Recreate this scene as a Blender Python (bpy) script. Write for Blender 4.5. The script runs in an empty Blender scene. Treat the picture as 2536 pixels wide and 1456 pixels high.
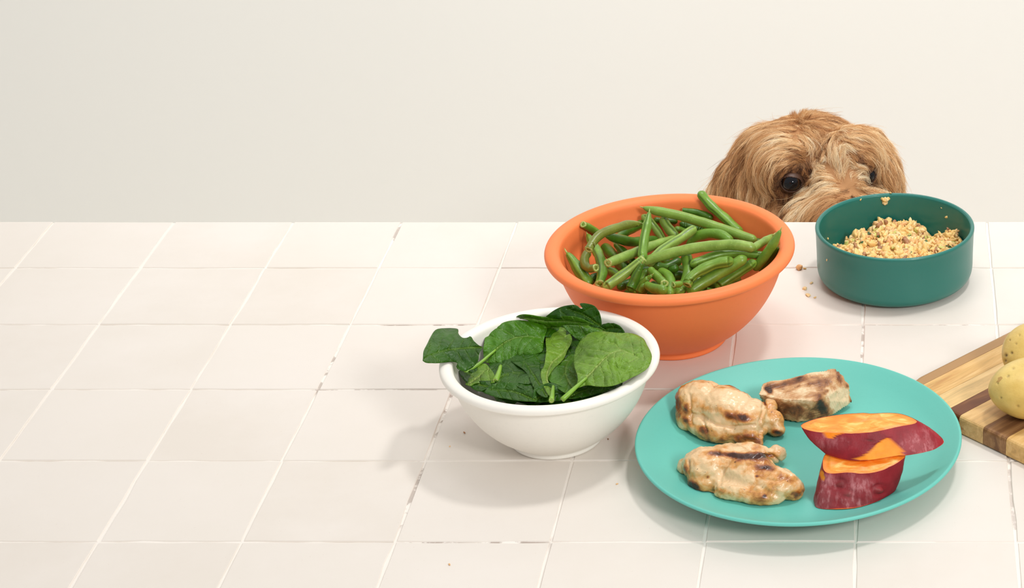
import bpy, bmesh, math, random
import numpy as np
from mathutils import Vector, Matrix, noise
from mathutils.bvhtree import BVHTree
from mathutils.kdtree import KDTree

SC = bpy.context.scene
COL = SC.collection
random.seed(7)
RNG = np.random.default_rng(7)

# ------------------------------------------------------------------ camera
FPX = 5209.0                      # focal length in pixels of the 2536 px wide frame
PITCH = math.asin(2636 / 5838)    # looking down at the table
ZT = 0.75                         # table top above the floor
T = 0.12                          # tile pitch
CAM = np.array([0.0, 0.0, ZT + 7.53 * T])
PX0, PY0 = 2224.0, 728.0          # optical axis in the frame (lens shifted sideways)
cd = bpy.data.cameras.new('camera')
cam = bpy.data.objects.new('camera', cd)
COL.objects.link(cam)
cam.location = CAM
cam.rotation_euler = (math.pi / 2 - PITCH, 0, 0)
cd.sensor_fit = 'HORIZONTAL'
cd.sensor_width = 36.0
cd.lens = 36.0 * FPX / 2536
cd.shift_x = -(PX0 - 1268) / 2536
cd.shift_y = 0.0
cd.clip_start = 0.05
SC.camera = cam

# ------------------------------------------------------------------ world and lights
w = bpy.data.worlds.new('world')
SC.world = w
w.use_nodes = True
bg = w.node_tree.nodes['Background']
bg.inputs[0].default_value = (1.0, 0.995, 0.985, 1)
bg.inputs[1].default_value = 0.57

def area(name, loc, target, size, power, color, shape='DISK'):
    l = bpy.data.lights.new(name, 'AREA')
    l.shape = shape
    l.size = size
    l.energy = power
    l.color = color
    o = bpy.data.objects.new(name, l)
    COL.objects.link(o)
    o.location = loc
    o.rotation_euler = (Vector(target) - Vector(loc)).to_track_quat('-Z', 'Y').to_euler()
    return o

area('key_softbox', (0.45, 1.95, 2.75), (-0.1, 1.65, 0.75), 0.24, 13.5, (1.0, 0.99, 0.975))
area('front_softbox', (1.25, -0.35, 2.35), (-0.05, 1.8, 0.75), 0.6, 33, (1.0, 0.99, 0.975))
bs = area('added_wall_fill', (-0.35, 2.3, 3.4), (-0.2, 3.05, 0.2), 1.1, 7.0, (1.0, 0.995, 0.985))  # added fill lamp that brightens the wall, not a source in the scene
bs.data.spread = math.radians(70)
SC.view_settings.view_transform = 'Standard'
SC.view_settings.look = 'None'
SC.view_settings.gamma = 1.0
SC.view_settings.exposure = 0.05
SC.view_settings.use_curve_mapping = False

# ------------------------------------------------------------------ view geometry helpers (to read sizes off the photograph)
FW = np.array([0, math.cos(PITCH), -math.sin(PITCH)])
RT = np.array([1.0, 0, 0])
DN = np.array([0, -math.sin(PITCH), -math.cos(PITCH)])

def ray(px, py):
    px = np.asarray(px, float)[..., None]
    py = np.asarray(py, float)[..., None]
    return FW + RT * (px - PX0) / FPX + DN * (py - PY0) / FPX

def at_h(px, py, h):
    """point on the ray at height h above the table top"""
    d = ray(px, py)
    s = (ZT + np.asarray(h, float) - CAM[2]) / d[..., 2]
    return CAM + d * s[..., None]

def at_y(px, py, y):
    d = ray(px, py)
    s = np.asarray(y, float) / d[..., 1]
    return CAM + d * s[..., None]

def at_t(px, py, t):
    return CAM + ray(px, py) * np.asarray(t, float)[..., None]

def proj(p):
    d = np.asarray(p, float) - CAM
    z = d @ FW
    return PX0 + FPX * (d @ RT) / z, PY0 + FPX * (d @ DN) / z, z

# ------------------------------------------------------------------ noise
def _h(ix, iy, iz, s):
    n = (ix * 374761393 + iy * 668265263 + iz * 2147483647 + s * 1274126177) & 0xffffffff
    n = ((n ^ (n >> 13)) * 1274126177) & 0xffffffff
    n = (n ^ (n >> 16)) & 0xffffffff
    return n / 4294967295.0 * 2 - 1

def vnoise(p, freq, seed=0):
    q = np.asarray(p, float) * freq + 1000.0
    i = np.floor(q).astype(np.int64)
    f = q - i
    u = f * f * (3 - 2 * f)
    r = 0
    for a in (0, 1):
        wa = u[..., 0] if a else 1 - u[..., 0]
        for b in (0, 1):
            wb = u[..., 1] if b else 1 - u[..., 1]
            for c in (0, 1):
                wc = u[..., 2] if c else 1 - u[..., 2]
                r = r + wa * wb * wc * _h(i[..., 0] + a, i[..., 1] + b, i[..., 2] + c, seed)
    return r

def fbm(p, freq, octv=4, seed=0, gain=0.5):
    r = 0
    a = 1.0
    for k in range(octv):
        r = r + a * vnoise(p, freq * 2 ** k, seed + k * 17)
        a *= gain
    return r

def sstep(a, b, x):
    t = np.clip((np.asarray(x, float) - a) / (b - a), 0, 1)
    return t * t * (3 - 2 * t)

# ------------------------------------------------------------------ object helpers
def link_mesh(name, me, mat=None, parent=None, smooth=True):
    o = bpy.data.objects.new(name, me)
    COL.objects.link(o)
    if mat:
        me.materials.append(mat)
    if smooth and len(me.polygons):
        me.polygons.foreach_set('use_smooth', [True] * len(me.polygons))
    if parent:
        o.parent = parent
    return o

def mesh(name, verts, faces, mat=None, parent=None, smooth=True):
    me = bpy.data.meshes.new(name)
    me.from_pydata([tuple(v) for v in np.asarray(verts, float)], [], [tuple(int(i) for i in f) for f in faces])
    me.update()
    return link_mesh(name, me, mat, parent, smooth)

def empty(name, loc):
    o = bpy.data.objects.new(name, None)
    COL.objects.link(o)
    o.location = loc
    o.empty_display_size = 0.02
    return o

def tag(o, label, cat, group=None, kind=None):
    o['label'] = label
    if cat:
        o['category'] = cat
    if group:
        o['group'] = group
    if kind:
        o['kind'] = kind
    return o

def adopt(child, parent):
    """parent a world-space mesh to an empty that is only translated"""
    child.parent = parent
    child.matrix_parent_inverse = Matrix.Translation(-Vector(parent.location))
    return child

def set_attr(o, name, vals):
    a = o.data.attributes.new(name, 'FLOAT', 'POINT')
    a.data.foreach_set('value', np.asarray(vals, np.float32).ravel())

def set_col(o, name, vals):
    a = o.data.attributes.new(name, 'FLOAT_COLOR', 'POINT')
    v = np.ones((len(o.data.vertices), 4), np.float32)
    v[:, :3] = vals
    a.data.foreach_set('color', v.ravel())

def co(me):
    a = np.empty(len(me.vertices) * 3)
    me.vertices.foreach_get('co', a)
    return a.reshape(-1, 3)

def nrm(me):
    a = np.empty(len(me.vertices) * 3)
    me.vertices.foreach_get('normal', a)
    return a.reshape(-1, 3)

def put(me, v):
    me.vertices.foreach_set('co', np.asarray(v, float).ravel())
    me.update()

def lathe(name, prof, mat, segs=128, parent=None, centre=(0, 0, 0)):
    """prof: list of (r, z), r = 0 at both ends"""
    cx, cy, cz = centre
    v, f = [], []
    rings = []
    for r, z in prof:
        if r < 1e-6:
            rings.append([len(v)])
            v.append((cx, cy, cz + z))
        else:
            rings.append(list(range(len(v), len(v) + segs)))
            for k in range(segs):
                a = 2 * math.pi * k / segs
                v.append((cx + r * math.cos(a), cy + r * math.sin(a), cz + z))
    for a, b in zip(rings[:-1], rings[1:]):
        for k in range(segs):
            k2 = (k + 1) % segs
            if len(a) == 1:
                f.append((a[0], b[k2], b[k]))
            elif len(b) == 1:
                f.append((a[k], a[k2], b[0]))
            else:
                f.append((a[k], a[k2], b[k2], b[k]))
    return mesh(name, v, f, mat, parent)

def smooth_prof(pts, n=6):
    """Catmull-Rom through profile points"""
    P = [pts[0]] + list(pts) + [pts[-1]]
    out = []
    for i in range(1, len(P) - 2):
        p0, p1, p2, p3 = [np.array(q, float) for q in P[i - 1:i + 3]]
        for k in range(n):
            t = k / n
            out.append(tuple(0.5 * ((2 * p1) + (-p0 + p2) * t + (2 * p0 - 5 * p1 + 4 * p2 - p3) * t * t + (-p0 + 3 * p1 - 3 * p2 + p3) * t ** 3)))
    out.append(tuple(pts[-1]))
    return [(max(r, 0.0), z) for r, z in out]

def catmull(pts, m):
    """resample a polyline of points (any dimension) smoothly into m points"""
    pts = np.asarray(pts, float)
    if len(pts) == 2:
        t = np.linspace(0, 1, m)[:, None]
        return pts[0] * (1 - t) + pts[1] * t
    P = np.vstack([2 * pts[0] - pts[1], pts, 2 * pts[-1] - pts[-2]])
    dense = []
    for i in range(1, len(P) - 2):
        p0, p1, p2, p3 = P[i - 1:i + 3]
        for k in range(16):
            t = k / 16
            dense.append(0.5 * ((2 * p1) + (-p0 + p2) * t + (2 * p0 - 5 * p1 + 4 * p2 - p3) * t * t + (-p0 + 3 * p1 - 3 * p2 + p3) * t ** 3))
    dense.append(pts[-1])
    dense = np.array(dense)
    s = np.concatenate([[0], np.cumsum(np.linalg.norm(np.diff(dense[:, :2], axis=0), axis=1) + 1e-9)])
    q = np.linspace(0, s[-1], m)
    return np.stack([np.interp(q, s, dense[:, k]) for k in range(dense.shape[1])], 1)

def remesh_blobs(parts, voxel, smooth_it=6, hulls=()):
    """parts: (centre, radii, rotation matrix or None) ellipsoids, merged into ONE continuous skin"""
    bm = bmesh.new()
    for c, r, rot in parts:
        m = Matrix.Translation(Vector(c)) @ (rot.to_4x4() if rot else Matrix.Identity(4)) @ Matrix.Diagonal((r[0], r[1], r[2], 1))
        bmesh.ops.create_icosphere(bm, subdivisions=4, radius=1.0, matrix=m)
    for pts in hulls:
        vs = [bm.verts.new(tuple(p)) for p in pts]
        res = bmesh.ops.convex_hull(bm, input=vs)
    me = bpy.data.meshes.new('tmp')
    bm.to_mesh(me)
    bm.free()
    o = bpy.data.objects.new('tmp', me)
    COL.objects.link(o)
    md = o.modifiers.new('r', 'REMESH')
    md.mode = 'VOXEL'
    md.voxel_size = voxel
    ms = o.modifiers.new('s', 'SMOOTH')
    ms.factor = 0.5
    ms.iterations = smooth_it
    dg = bpy.context.evaluated_depsgraph_get()
    out = bpy.data.meshes.new_from_object(o.evaluated_get(dg))
    bpy.data.objects.remove(o)
    bpy.data.meshes.remove(me)
    return out

# ------------------------------------------------------------------ materials
def srgb(r, g, b):
    return tuple(((c / 255) / 12.92 if c / 255 <= 0.04045 else ((c / 255 + 0.055) / 1.055) ** 2.4) for c in (r, g, b))

class NT:
    def __init__(s, name):
        s.m = bpy.data.materials.new(name)
        s.m.use_nodes = True
        s.t = s.m.node_tree
        s.b = s.t.nodes['Principled BSDF']
        s.out = s.t.nodes['Material Output']

    def n(s, typ, **kw):
        x = s.t.nodes.new(typ)
        for k, v in kw.items():
            if k.startswith('i_'):
                key = k[2:]
                x.inputs[int(key) if key.isdigit() else key.replace('_', ' ')].default_value = v
            else:
                setattr(x, k, v)
        return x

    def l(s, a, b):
        s.t.links.new(a, b)

    def set(s, **kw):
        for k, v in kw.items():
            s.b.inputs[k.replace('_', ' ')].default_value = v
        return s

    def coord(s, which='Object'):
        return s.n('ShaderNodeTexCoord').outputs[which]

    def noise(s, scale, detail=4, rough=0.5, vec=None, dist=0.0):
        x = s.n('ShaderNodeTexNoise')
        x.inputs['Scale'].default_value = scale
        x.inputs['Detail'].default_value = detail
        x.inputs['Roughness'].default_value = rough
        x.inputs['Distortion'].default_value = dist
        s.l(vec if vec is not None else s.coord(), x.inputs['Vector'])
        return x.outputs['Fac']

    def ramp(s, fac, stops):
        x = s.n('ShaderNodeValToRGB')
        e = x.color_ramp.elements
        while len(e) < len(stops):
            e.new(0.5)
        for el, (p, c) in zip(e, stops):
            el.position = p
            el.color = (*c, 1) if len(c) == 3 else c
        s.l(fac, x.inputs[0])
        return x.outputs[0]

    def mix(s, fac, a, b, mode='MIX'):
        x = s.n('ShaderNodeMix', data_type='RGBA', blend_type=mode)
        for sock, v in ((x.inputs[0], fac), (x.inputs[6], a), (x.inputs[7], b)):
            if hasattr(v, 'is_linked'):
                s.l(v, sock)
            elif isinstance(v, (int, float)):
                sock.default_value = v
            else:
                sock.default_value = (*v, 1) if len(v) == 3 else v
        return x.outputs[2]

    def math(s, op, a, b=0.0):
        x = s.n('ShaderNodeMath', operation=op)
        for sock, v in ((x.inputs[0], a), (x.inputs[1], b)):
            if hasattr(v, 'is_linked'):
                s.l(v, sock)
            else:
                sock.default_value = v
        return x.outputs[0]

    def attr(s, name, what='Fac'):
        return s.n('ShaderNodeAttribute', attribute_name=name).outputs[what]

    def bump(s, h, strength=0.3, dist=0.001, prev=None):
        x = s.n('ShaderNodeBump')
        x.inputs['Strength'].default_value = strength
        x.inputs['Distance'].default_value = dist
        s.l(h, x.inputs['Height'])
        if prev is not None:
            s.l(prev, x.inputs['Normal'])
        return x.outputs[0]

    def base(s, c):
        s.l(c, s.b.inputs['Base Color'])
        return s

    def normal(s, n):
        s.l(n, s.b.inputs['Normal'])
        return s

def plain(name, c, rough=0.5, var=0.06, scale=8, bump=0.0, bscale=200, coat=0.0, spec=0.5, sss=0.0):
    k = NT(name)
    k.set(Roughness=rough, Coat_Weight=coat)
    k.b.inputs['Specular IOR Level'].default_value = spec
    dark = tuple(x * (1 - var) for x in c)
    lite = tuple(min(1, x * (1 + var)) for x in c)
    k.base(k.ramp(k.noise(scale), [(0.3, dark), (0.7, lite)]))
    if bump:
        k.normal(k.bump(k.noise(bscale, 3), bump, 0.0005))
    if sss:
        k.b.inputs['Subsurface Weight'].default_value = sss
        k.b.inputs['Subsurface Scale'].default_value = 0.004
        k.b.inputs['Subsurface Radius'].default_value = (1, 0.7, 0.4)
    return k.m

# ------------------------------------------------------------------ the setting
m_wall = plain('wall_paint', srgb(247, 246, 241), 0.9, 0.004, 0.7, 0.05, 300, spec=0.1)
m_floor = plain('floor_paint', srgb(226, 220, 208), 0.85, 0.01, 1.5, spec=0.1)
wl = mesh('wall_back', [(-6, 3.05, 0), (5, 3.05, 0), (5, 3.05, 3.6), (-6, 3.05, 3.6)], [(0, 1, 2, 3)], m_wall, smooth=False)
wl['kind'] = 'structure'
wl['label'] = 'plain warm white studio wall behind the dog'
fl = mesh('floor', [(-6, -2.5, 0), (5, -2.5, 0), (5, 3.05, 0), (-6, 3.05, 0)], [(0, 1, 2, 3)], m_floor, smooth=False)
fl['kind'] = 'structure'
fl['label'] = 'warm white studio floor under the table'

# ------------------------------------------------------------------ tiled table
XS = [-9.20, -8.2, -7.18, -6.16, -5.145, -4.222, -3.24, -2.235, -1.244, -0.27, 0.757, 1.76, 2.75, 3.75]
YS = [8.354, 9.354, 10.354, 11.354, 12.352, 13.345, 14.362, 15.353, 16.24]
k = NT('glazed_tile')
tile_rand = k.n('ShaderNodeObjectInfo').outputs['Random']
mott = k.noise(9, 5, 0.6)
fine = k.noise(160, 3, 0.6)
c1 = k.mix(tile_rand, srgb(225, 216, 206), srgb(229, 221, 212))
c2 = k.mix(k.ramp(mott, [(0.35, (0, 0, 0)), (0.7, (1, 1, 1))]), c1, srgb(231, 223, 215))
pit = k.ramp(k.noise(420, 2, 0.5), [(0.24, (1, 1, 1)), (0.28, (0, 0, 0))])
c3 = k.mix(k.math('MULTIPLY', pit, 0.18), c2, srgb(190, 165, 145))
k.base(c3)
k.set(Roughness=0.42)
k.b.inputs['Specular IOR Level'].default_value = 0.35
k.normal(k.bump(mott, 0.12, 0.004, k.bump(fine, 0.08, 0.0006)))
m_tile = k.m
k = NT('grout')
g = k.noise(55, 5, 0.65)
g2 = k.noise(7.0, 3, 0.5)
crack = k.math('MULTIPLY', k.ramp(g, [(0.46, (0, 0, 0)), (0.54, (1, 1, 1))]), k.attr('crack'))
k.base(k.mix(crack, srgb(240, 233, 225), srgb(128, 100, 84)))
k.set(Roughness=0.85)
k.b.inputs['Specular IOR Level'].default_value = 0.2
k.normal(k.bump(k.noise(300, 4, 0.7), 0.5, 0.0008))
m_grout = k.m
m_rim = plain('table_frame', srgb(236, 228, 218), 0.6)

x0, x1, y0, y1 = XS[0] * T, XS[-1] * T, YS[0] * T, YS[-1] * T
table = empty('tiled_table', ((x0 + x1) / 2, (y0 + y1) / 2, 0))
tag(table, 'long table topped with square cream glazed tiles and pale grout', 'table')

def box(name, a, b, mat, parent, bev=0.0):
    bm = bmesh.new()
    bmesh.ops.create_cube(bm, size=1, matrix=Matrix.Translation(Vector([(p + q) / 2 for p, q in zip(a, b)])) @ Matrix.Diagonal([abs(q - p) for p, q in zip(a, b)] + [1]))
    if bev:
        bmesh.ops.bevel(bm, geom=bm.edges[:], offset=bev, segments=2, affect='EDGES')
    me = bpy.data.meshes.new(name)
    bm.to_mesh(me)
    bm.free()
    o = link_mesh(name, me, mat, smooth=False)
    if parent:
        adopt(o, parent)
    return o

# grout bed: a fine grid so that its surface can rise and sink in the joints
gx = np.linspace(x0, x1, 261)
gy = np.linspace(y0, y1, 161)
GX, GY = np.meshgrid(gx, gy)
gp = np.stack([GX, GY, 0 * GX], -1)
GZ = ZT - 0.0013 + 0.0004 * fbm(gp, 60, 3, 5)
GZ[-1, :] = GZ[0, :] = ZT - 0.0014
gv = np.stack([GX, GY, GZ], -1).reshape(-1, 3)
nx, ny = len(gx), len(gy)
gf = [(j * nx + i, j * nx + i + 1, (j + 1) * nx + i + 1, (j + 1) * nx + i) for j in range(ny - 1) for i in range(nx - 1)]
grout = adopt(mesh('grout', gv, gf, m_grout), table)
# joints where the grout has broken out: (from x, y to x, y, how badly) in tile units
crk = np.zeros(len(gv))
for ax_, ay_, bx_, by_, st_ in [(-4.24, 13.345, -3.26, 13.345, .8), (-3.25, 13.3, -3.24, 12.6, 1.0), (-3.24, 12.3, -3.25, 11.6, .75), (-3.9, 14.362, -3.3, 14.362, 1.0), (-3.1, 11.354, -2.3, 11.354, .9),
                                (-0.27, 14.3, -0.27, 13.7, .8), (-0.2, 14.362, 0.7, 14.362, .6), (-1.2, 13.345, -2.0, 13.345, .6), (-2.5, 13.345, -3.0, 13.345, .7), (-4.22, 16.24, -4.22, 15.9, .7), (-4.22, 13.9, -4.24, 13.35, .7), (0.757, 12.3, 0.757, 11.5, .5)]:
    X_, Y_ = gv[:, 0] / T, gv[:, 1] / T
    dx_, dy_ = bx_ - ax_, by_ - ay_
    t_ = np.clip(((X_ - ax_) * dx_ + (Y_ - ay_) * dy_) / (dx_ * dx_ + dy_ * dy_), 0, 1)
    crk = np.maximum(crk, st_ * np.exp(-(((X_ - ax_ - t_ * dx_) ** 2 + (Y_ - ay_ - t_ * dy_) ** 2) / 0.07 ** 2)))
set_attr(grout, 'crack', crk * 0.75)
box('table_top_board', (x0, y0, ZT - 0.034), (x1, y1, ZT - 0.004), m_rim, table, 0.001)
for lx in (x0 + 0.06, x1 - 0.06):
    for ly in (y0 + 0.06, y1 - 0.06):
        box('leg', (lx - 0.03, ly - 0.03, 0.0), (lx + 0.03, ly + 0.03, ZT - 0.034), m_rim, table, 0.003)
SEG = 5
for j in range(len(YS) - 1):
    for i in range(len(XS) - 1):
        g = 0.0011
        ax, bx = XS[i] * T + g, XS[i + 1] * T - g
        ay, by = YS[j] * T + g, YS[j + 1] * T - g
        if j == len(YS) - 2:
            by = YS[-1] * T
        cx, cy = (ax + bx) / 2, (ay + by) / 2
        ring = []
        for (sx, sy), (ex, ey) in (((ax, ay), (bx, ay)), ((bx, ay), (bx, by)), ((bx, by), (ax, by)), ((ax, by), (ax, ay))):
            for q in range(SEG - 1):
                t = q / (SEG - 1)
                ring.append((sx + (ex - sx) * t, sy + (ey - sy) * t))
        ring = np.array(ring)
        jx = RNG.normal(0, 0.00035, ring.shape)
        if j == len(YS) - 2:
            jx[ring[:, 1] > by - 1e-6, 1] = 0
        ring = ring + jx
        tilt = RNG.normal(0, 0.0018, 2)
        lift = RNG.uniform(-0.0002, 0.0002)
        def zt(p):
            return ZT - 0.0002 + lift + (p[:, 0] - cx) * tilt[0] + (p[:, 1] - cy) * tilt[1]
        inner = ring + (np.array([cx, cy]) - ring) * 0.010
        nr = len(ring)
        tv = np.vstack([np.column_stack([inner, zt(inner)]), np.column_stack([ring, zt(ring) - 0.0008]), np.column_stack([ring, 0 * ring[:, 0] + ZT - 0.0042])])
        tf = [tuple(range(nr))] + [(nr + a, nr + (a + 1) % nr, (a + 1) % nr, a) for a in range(nr)] + [(2 * nr + a, 2 * nr + (a + 1) % nr, nr + (a + 1) % nr, nr + a) for a in range(nr)]
        adopt(mesh('tile', tv, tf, m_tile, smooth=False), table)

# ------------------------------------------------------------------ bowls and plate
def surf(name, c, rough=0.45, spec=0.4, coat=0.0, speck=0.05, bump=0.08, bs=700):
    k = NT(name)
    n1 = k.noise(300, 2, 0.5)
    n2 = k.noise(6, 3, 0.5)
    a = k.mix(k.ramp(n2, [(0.3, (0, 0, 0)), (0.7, (1, 1, 1))]), tuple(x * 0.97 for x in c), tuple(min(1, x * 1.03) for x in c))
    k.base(k.mix(k.math('MULTIPLY', k.ramp(n1, [(0.3, (1, 1, 1)), (0.42, (0, 0, 0))]), speck), a, tuple(x * 0.6 for x in c)))
    k.set(Roughness=rough, Coat_Weight=coat)
    k.b.inputs['Specular IOR Level'].default_value = spec
    k.normal(k.bump(k.noise(bs, 2, 0.5), bump, 0.0004))
    return k.m

m_orange = surf('terracotta_orange', srgb(250, 132, 74), 0.5, 0.35)
m_white = surf('off_white_bamboo', srgb(243, 238, 228), 0.45, 0.4)
m_green = surf('dark_teal_glaze', srgb(28, 113, 102), 0.36, 0.5, 0.15)
m_plate = surf('turquoise_glaze', srgb(104, 192, 178), 0.45, 0.35)

def bowl_profile(R, H):
    s = R / 0.1114
    v = H / 0.0935
    P = [(0, .0035), (.036, .0035), (.0405, .0022), (.0425, 0), (.0465, 0), (.0485, .002), (.0488, .0062),
         (.0565, .0115), (.0700, .0225), (.0830, .0375), (.0930, .0545), (.0995, .0715), (.1028, .0835), (.1032, .0845),
         (.1085, .0852), (.1112, .0868), (.1116, .0895), (.1102, .0922), (.1070, .0935), (.1030, .0934),
         (.1000, .0920), (.0978, .0890), (.0962, .0800), (.0925, .0660), (.0850, .0490), (.0730, .0320), (.0560, .0190), (.0380, .0120), (.0180, .0088), (0, .0080)]
    return [(r * s, z * v) for r, z in P]

def inner_r(prof):
    """radius of the inner wall as a function of height"""
    i0 = max(range(len(prof)), key=lambda i: prof[i][1])
    ins = prof[i0:][::-1]
    zs = [z for r, z in ins]
    rs = [r for r, z in ins]
    return lambda z: np.interp(z, zs, rs)

OB = (-0.2042, 1.7003)
WB = (-0.2864, 1.5207)
TB = (-0.0031, 1.8202)
PL = (-0.0812, 1.4829)
op_ = bowl_profile(.1114, .0945)
bowl_o = lathe('large_bowl', smooth_prof(op_, 5), m_orange, 160, None, (OB[0], OB[1], ZT))
tag(bowl_o, 'large matte orange bowl with a rolled rim, filled with green beans', 'bowl')
wp_ = bowl_profile(.0897, .0775)
bowl_w = lathe('small_bowl', smooth_prof(wp_, 5), m_white, 160, None, (WB[0], WB[1], ZT))
tag(bowl_w, 'small off white bowl with a rolled rim, filled with spinach', 'bowl')
tp_ = [(0, .0016), (.055, .0016), (.0565, 0), (.0600, 0), (.0612, .0012), (.0660, .0022), (.0708, .0050), (.0737, .0095), (.0748, .0160), (.0750, .030), (.0755, .0480),
       (.0760, .0535), (.0759, .0552), (.0750, .0562), (.0736, .0564), (.0724, .0555), (.0716, .0530), (.0708, .0400), (.0704, .0200), (.0680, .0110), (.0610, .0065), (.03, .0055), (0, .0055)]
bowl_t = lathe('dog_bowl', smooth_prof(tp_, 5), m_green, 160, None, (TB[0], TB[1], ZT))
tag(bowl_t, 'straight sided dark green bowl holding chopped food in front of the dog', 'bowl')
pp_ = [(0, .0030), (.066, .0030), (.0685, 0), (.0730, 0), (.0760, .0022), (.0950, .0050), (.1120, .0100), (.1250, .0168), (.1320, .0212), (.1333, .0226), (.1330, .0238), (.1318, .0243),
       (.1300, .0236), (.1230, .0195), (.1130, .0140), (.1010, .0095), (.0880, .0072), (.07, .0064), (.035, .0062), (0, .0062)]
plate = lathe('dinner_plate', smooth_prof(pp_, 5), m_plate, 192, None, (PL[0], PL[1], ZT))
tag(plate, 'round turquoise plate with chicken, pork and sweet potato pieces on it', 'plate')
def plate_h(x, y):
    r = np.hypot(x - PL[0], y - PL[1])
    q = pp_[12:][::-1]
    return np.interp(r, [a for a, b in q], [b for a, b in q])

# ------------------------------------------------------------------ green beans
def bean_material(name, ca, cb, rough=0.36):
    k = NT(name)
    rnd = k.n('ShaderNodeObjectInfo').outputs['Random']
    a = k.mix(rnd, ca, cb)
    mo = k.noise(90, 4, 0.6)
    a = k.mix(k.ramp(mo, [(0.35, (0, 0, 0)), (0.75, (1, 1, 1))]), tuple(x * 0.8 for x in ca), a)
    a = k.mix(k.math('MULTIPLY', k.ramp(k.noise(700, 2, 0.5), [(0.62, (0, 0, 0)), (0.72, (1, 1, 1))]), 0.3), a, tuple(min(1, x * 1.5) for x in cb))
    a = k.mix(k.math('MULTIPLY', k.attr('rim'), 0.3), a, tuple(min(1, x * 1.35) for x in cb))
    a = k.mix(k.math('MULTIPLY', k.attr('seam'), 0.7), a, srgb(52, 84, 18))
    k.base(a)
    k.set(Roughness=rough, Coat_Weight=0.12, Coat_Roughness=0.2)
    k.b.inputs['Specular IOR Level'].default_value = 0.45
    k.b.inputs['Subsurface Weight'].default_value = 0.12
    k.b.inputs['Subsurface Scale'].default_value = 0.003
    k.b.inputs['Subsurface Radius'].default_value = (0.6, 1.0, 0.2)
    k.normal(k.bump(k.noise(260, 3, 0.6), 0.25, 0.0006))
    return k.m

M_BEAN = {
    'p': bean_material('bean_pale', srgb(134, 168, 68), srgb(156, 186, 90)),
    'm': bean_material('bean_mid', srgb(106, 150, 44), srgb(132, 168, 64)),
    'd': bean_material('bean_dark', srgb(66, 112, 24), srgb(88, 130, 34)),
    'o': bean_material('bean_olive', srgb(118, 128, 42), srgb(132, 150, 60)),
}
k = NT('bean_cut')
k.base(k.ramp(k.noise(900, 3, 0.6), [(0.35, srgb(130, 152, 66)), (0.6, srgb(184, 198, 116))]))
k.set(Roughness=0.4)
m_cut = k.m

def tube(name, P, Rr, mat, parent, seam_dir, seed=0, nr=16, flat=0.9, seam_w=1.0):
    P = np.asarray(P, float)
    n = len(P)
    tan = np.gradient(P, axis=0)
    tan /= np.linalg.norm(tan, axis=1)[:, None]
    up = np.asarray(seam_dir, float)
    v, seam, rim = [], [], []
    for i in range(n):
        a = up - tan[i] * (up @ tan[i])
        a /= np.linalg.norm(a)
        b = np.cross(tan[i], a)
        for q in range(nr):
            th = 2 * math.pi * q / nr
            g = math.exp(-(min(th, 2 * math.pi - th) / 0.12) ** 2)
            g1 = math.exp(-((min(th, 2 * math.pi - th) - 0.42) / 0.22) ** 2)
            rr = Rr[i] * (1 - 0.08 * g * seam_w + 0.02 * g1 * seam_w)
            v.append(P[i] + rr * (a * math.cos(th) + b * math.sin(th) * flat))
            seam.append(g * seam_w * (1 if 1 < i < n - 2 else 0))
            rim.append(g1 * seam_w)
    f = []
    for i in range(n - 1):
        for q in range(nr):
            q2 = (q + 1) % nr
            f.append((i * nr + q, i * nr + q2, (i + 1) * nr + q2, (i + 1) * nr + q))
    f.append(tuple(range(nr))[::-1])
    f.append(tuple(range((n - 1) * nr, n * nr)))
    v = np.array(v)
    v += 0.00012 * vnoise(v, 240, seed)[:, None] * 1.5
    o = mesh(name, v, f, mat, parent)
    set_attr(o, 'seam', seam)
    set_attr(o, 'rim', rim)
    return o

def cutend(P, d, r, parent, ca=None):
    """freshly cut end: a pale ring with a sunken heart"""
    d = np.asarray(d, float) / np.linalg.norm(d)
    a = np.cross(d, [0.1, 0.2, 1.0])
    a /= np.linalg.norm(a)
    b = np.cross(d, a)
    rings = [(1.0, -0.10), (0.97, 0.06), (0.70, 0.12), (0.52, 0.05), (0.34, -0.12)]
    nr = 14
    v, f = [], []
    for (s, h) in rings:
        for q in range(nr):
            th = 2 * math.pi * q / nr
            wob = 1 + 0.06 * math.sin(3 * th + P[0] * 900)
            v.append(P + r * s * wob * (a * math.cos(th) + b * math.sin(th) * 0.9) + d * h * r)
    v.append(P - d * r * 0.25)
    for i in range(len(rings) - 1):
        for q in range(nr):
            q2 = (q + 1) % nr
            f.append((i * nr + q, i * nr + q2, (i + 1) * nr + q2, (i + 1) * nr + q))
    l = (len(rings) - 1) * nr
    for q in range(nr):
        f.append((l + q, l + (q + 1) % nr, l + nr))
    return mesh('cut_end', v, f, m_cut, parent)

ri_o = inner_r(op_)

def floor_t(px, py, z0, rad, ctr, ri, zrim, Rrim):
    """depth along a viewing ray at which a bean of radius rad first meets the bowl wall or the heap's level z0"""
    d = ray(px, py)
    zs = np.arange(zrim + 0.035, z0 + rad - 1e-6, -0.0006)
    last = (ZT + zs[0] - CAM[2]) / d[2]
    for z in zs:
        t = (ZT + z - CAM[2]) / d[2]
        p = CAM + d * t
        r = math.hypot(p[0] - ctr[0], p[1] - ctr[1])
        front = p[1] < ctr[1]
        if z <= zrim + rad * 0.6 and not (front and r > ri(min(z, zrim)) - rad and last is None):
            if z > zrim - 0.001:
                if r > ri(zrim - 0.002) - rad * 0.2 and r < Rrim + rad and not front:
                    return last if last is not None else t
            elif r > ri(z) - rad * 0.95 and not front:
                return last if last is not None else t
        last = t
    return (ZT + z0 + rad - CAM[2]) / d[2]

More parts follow.
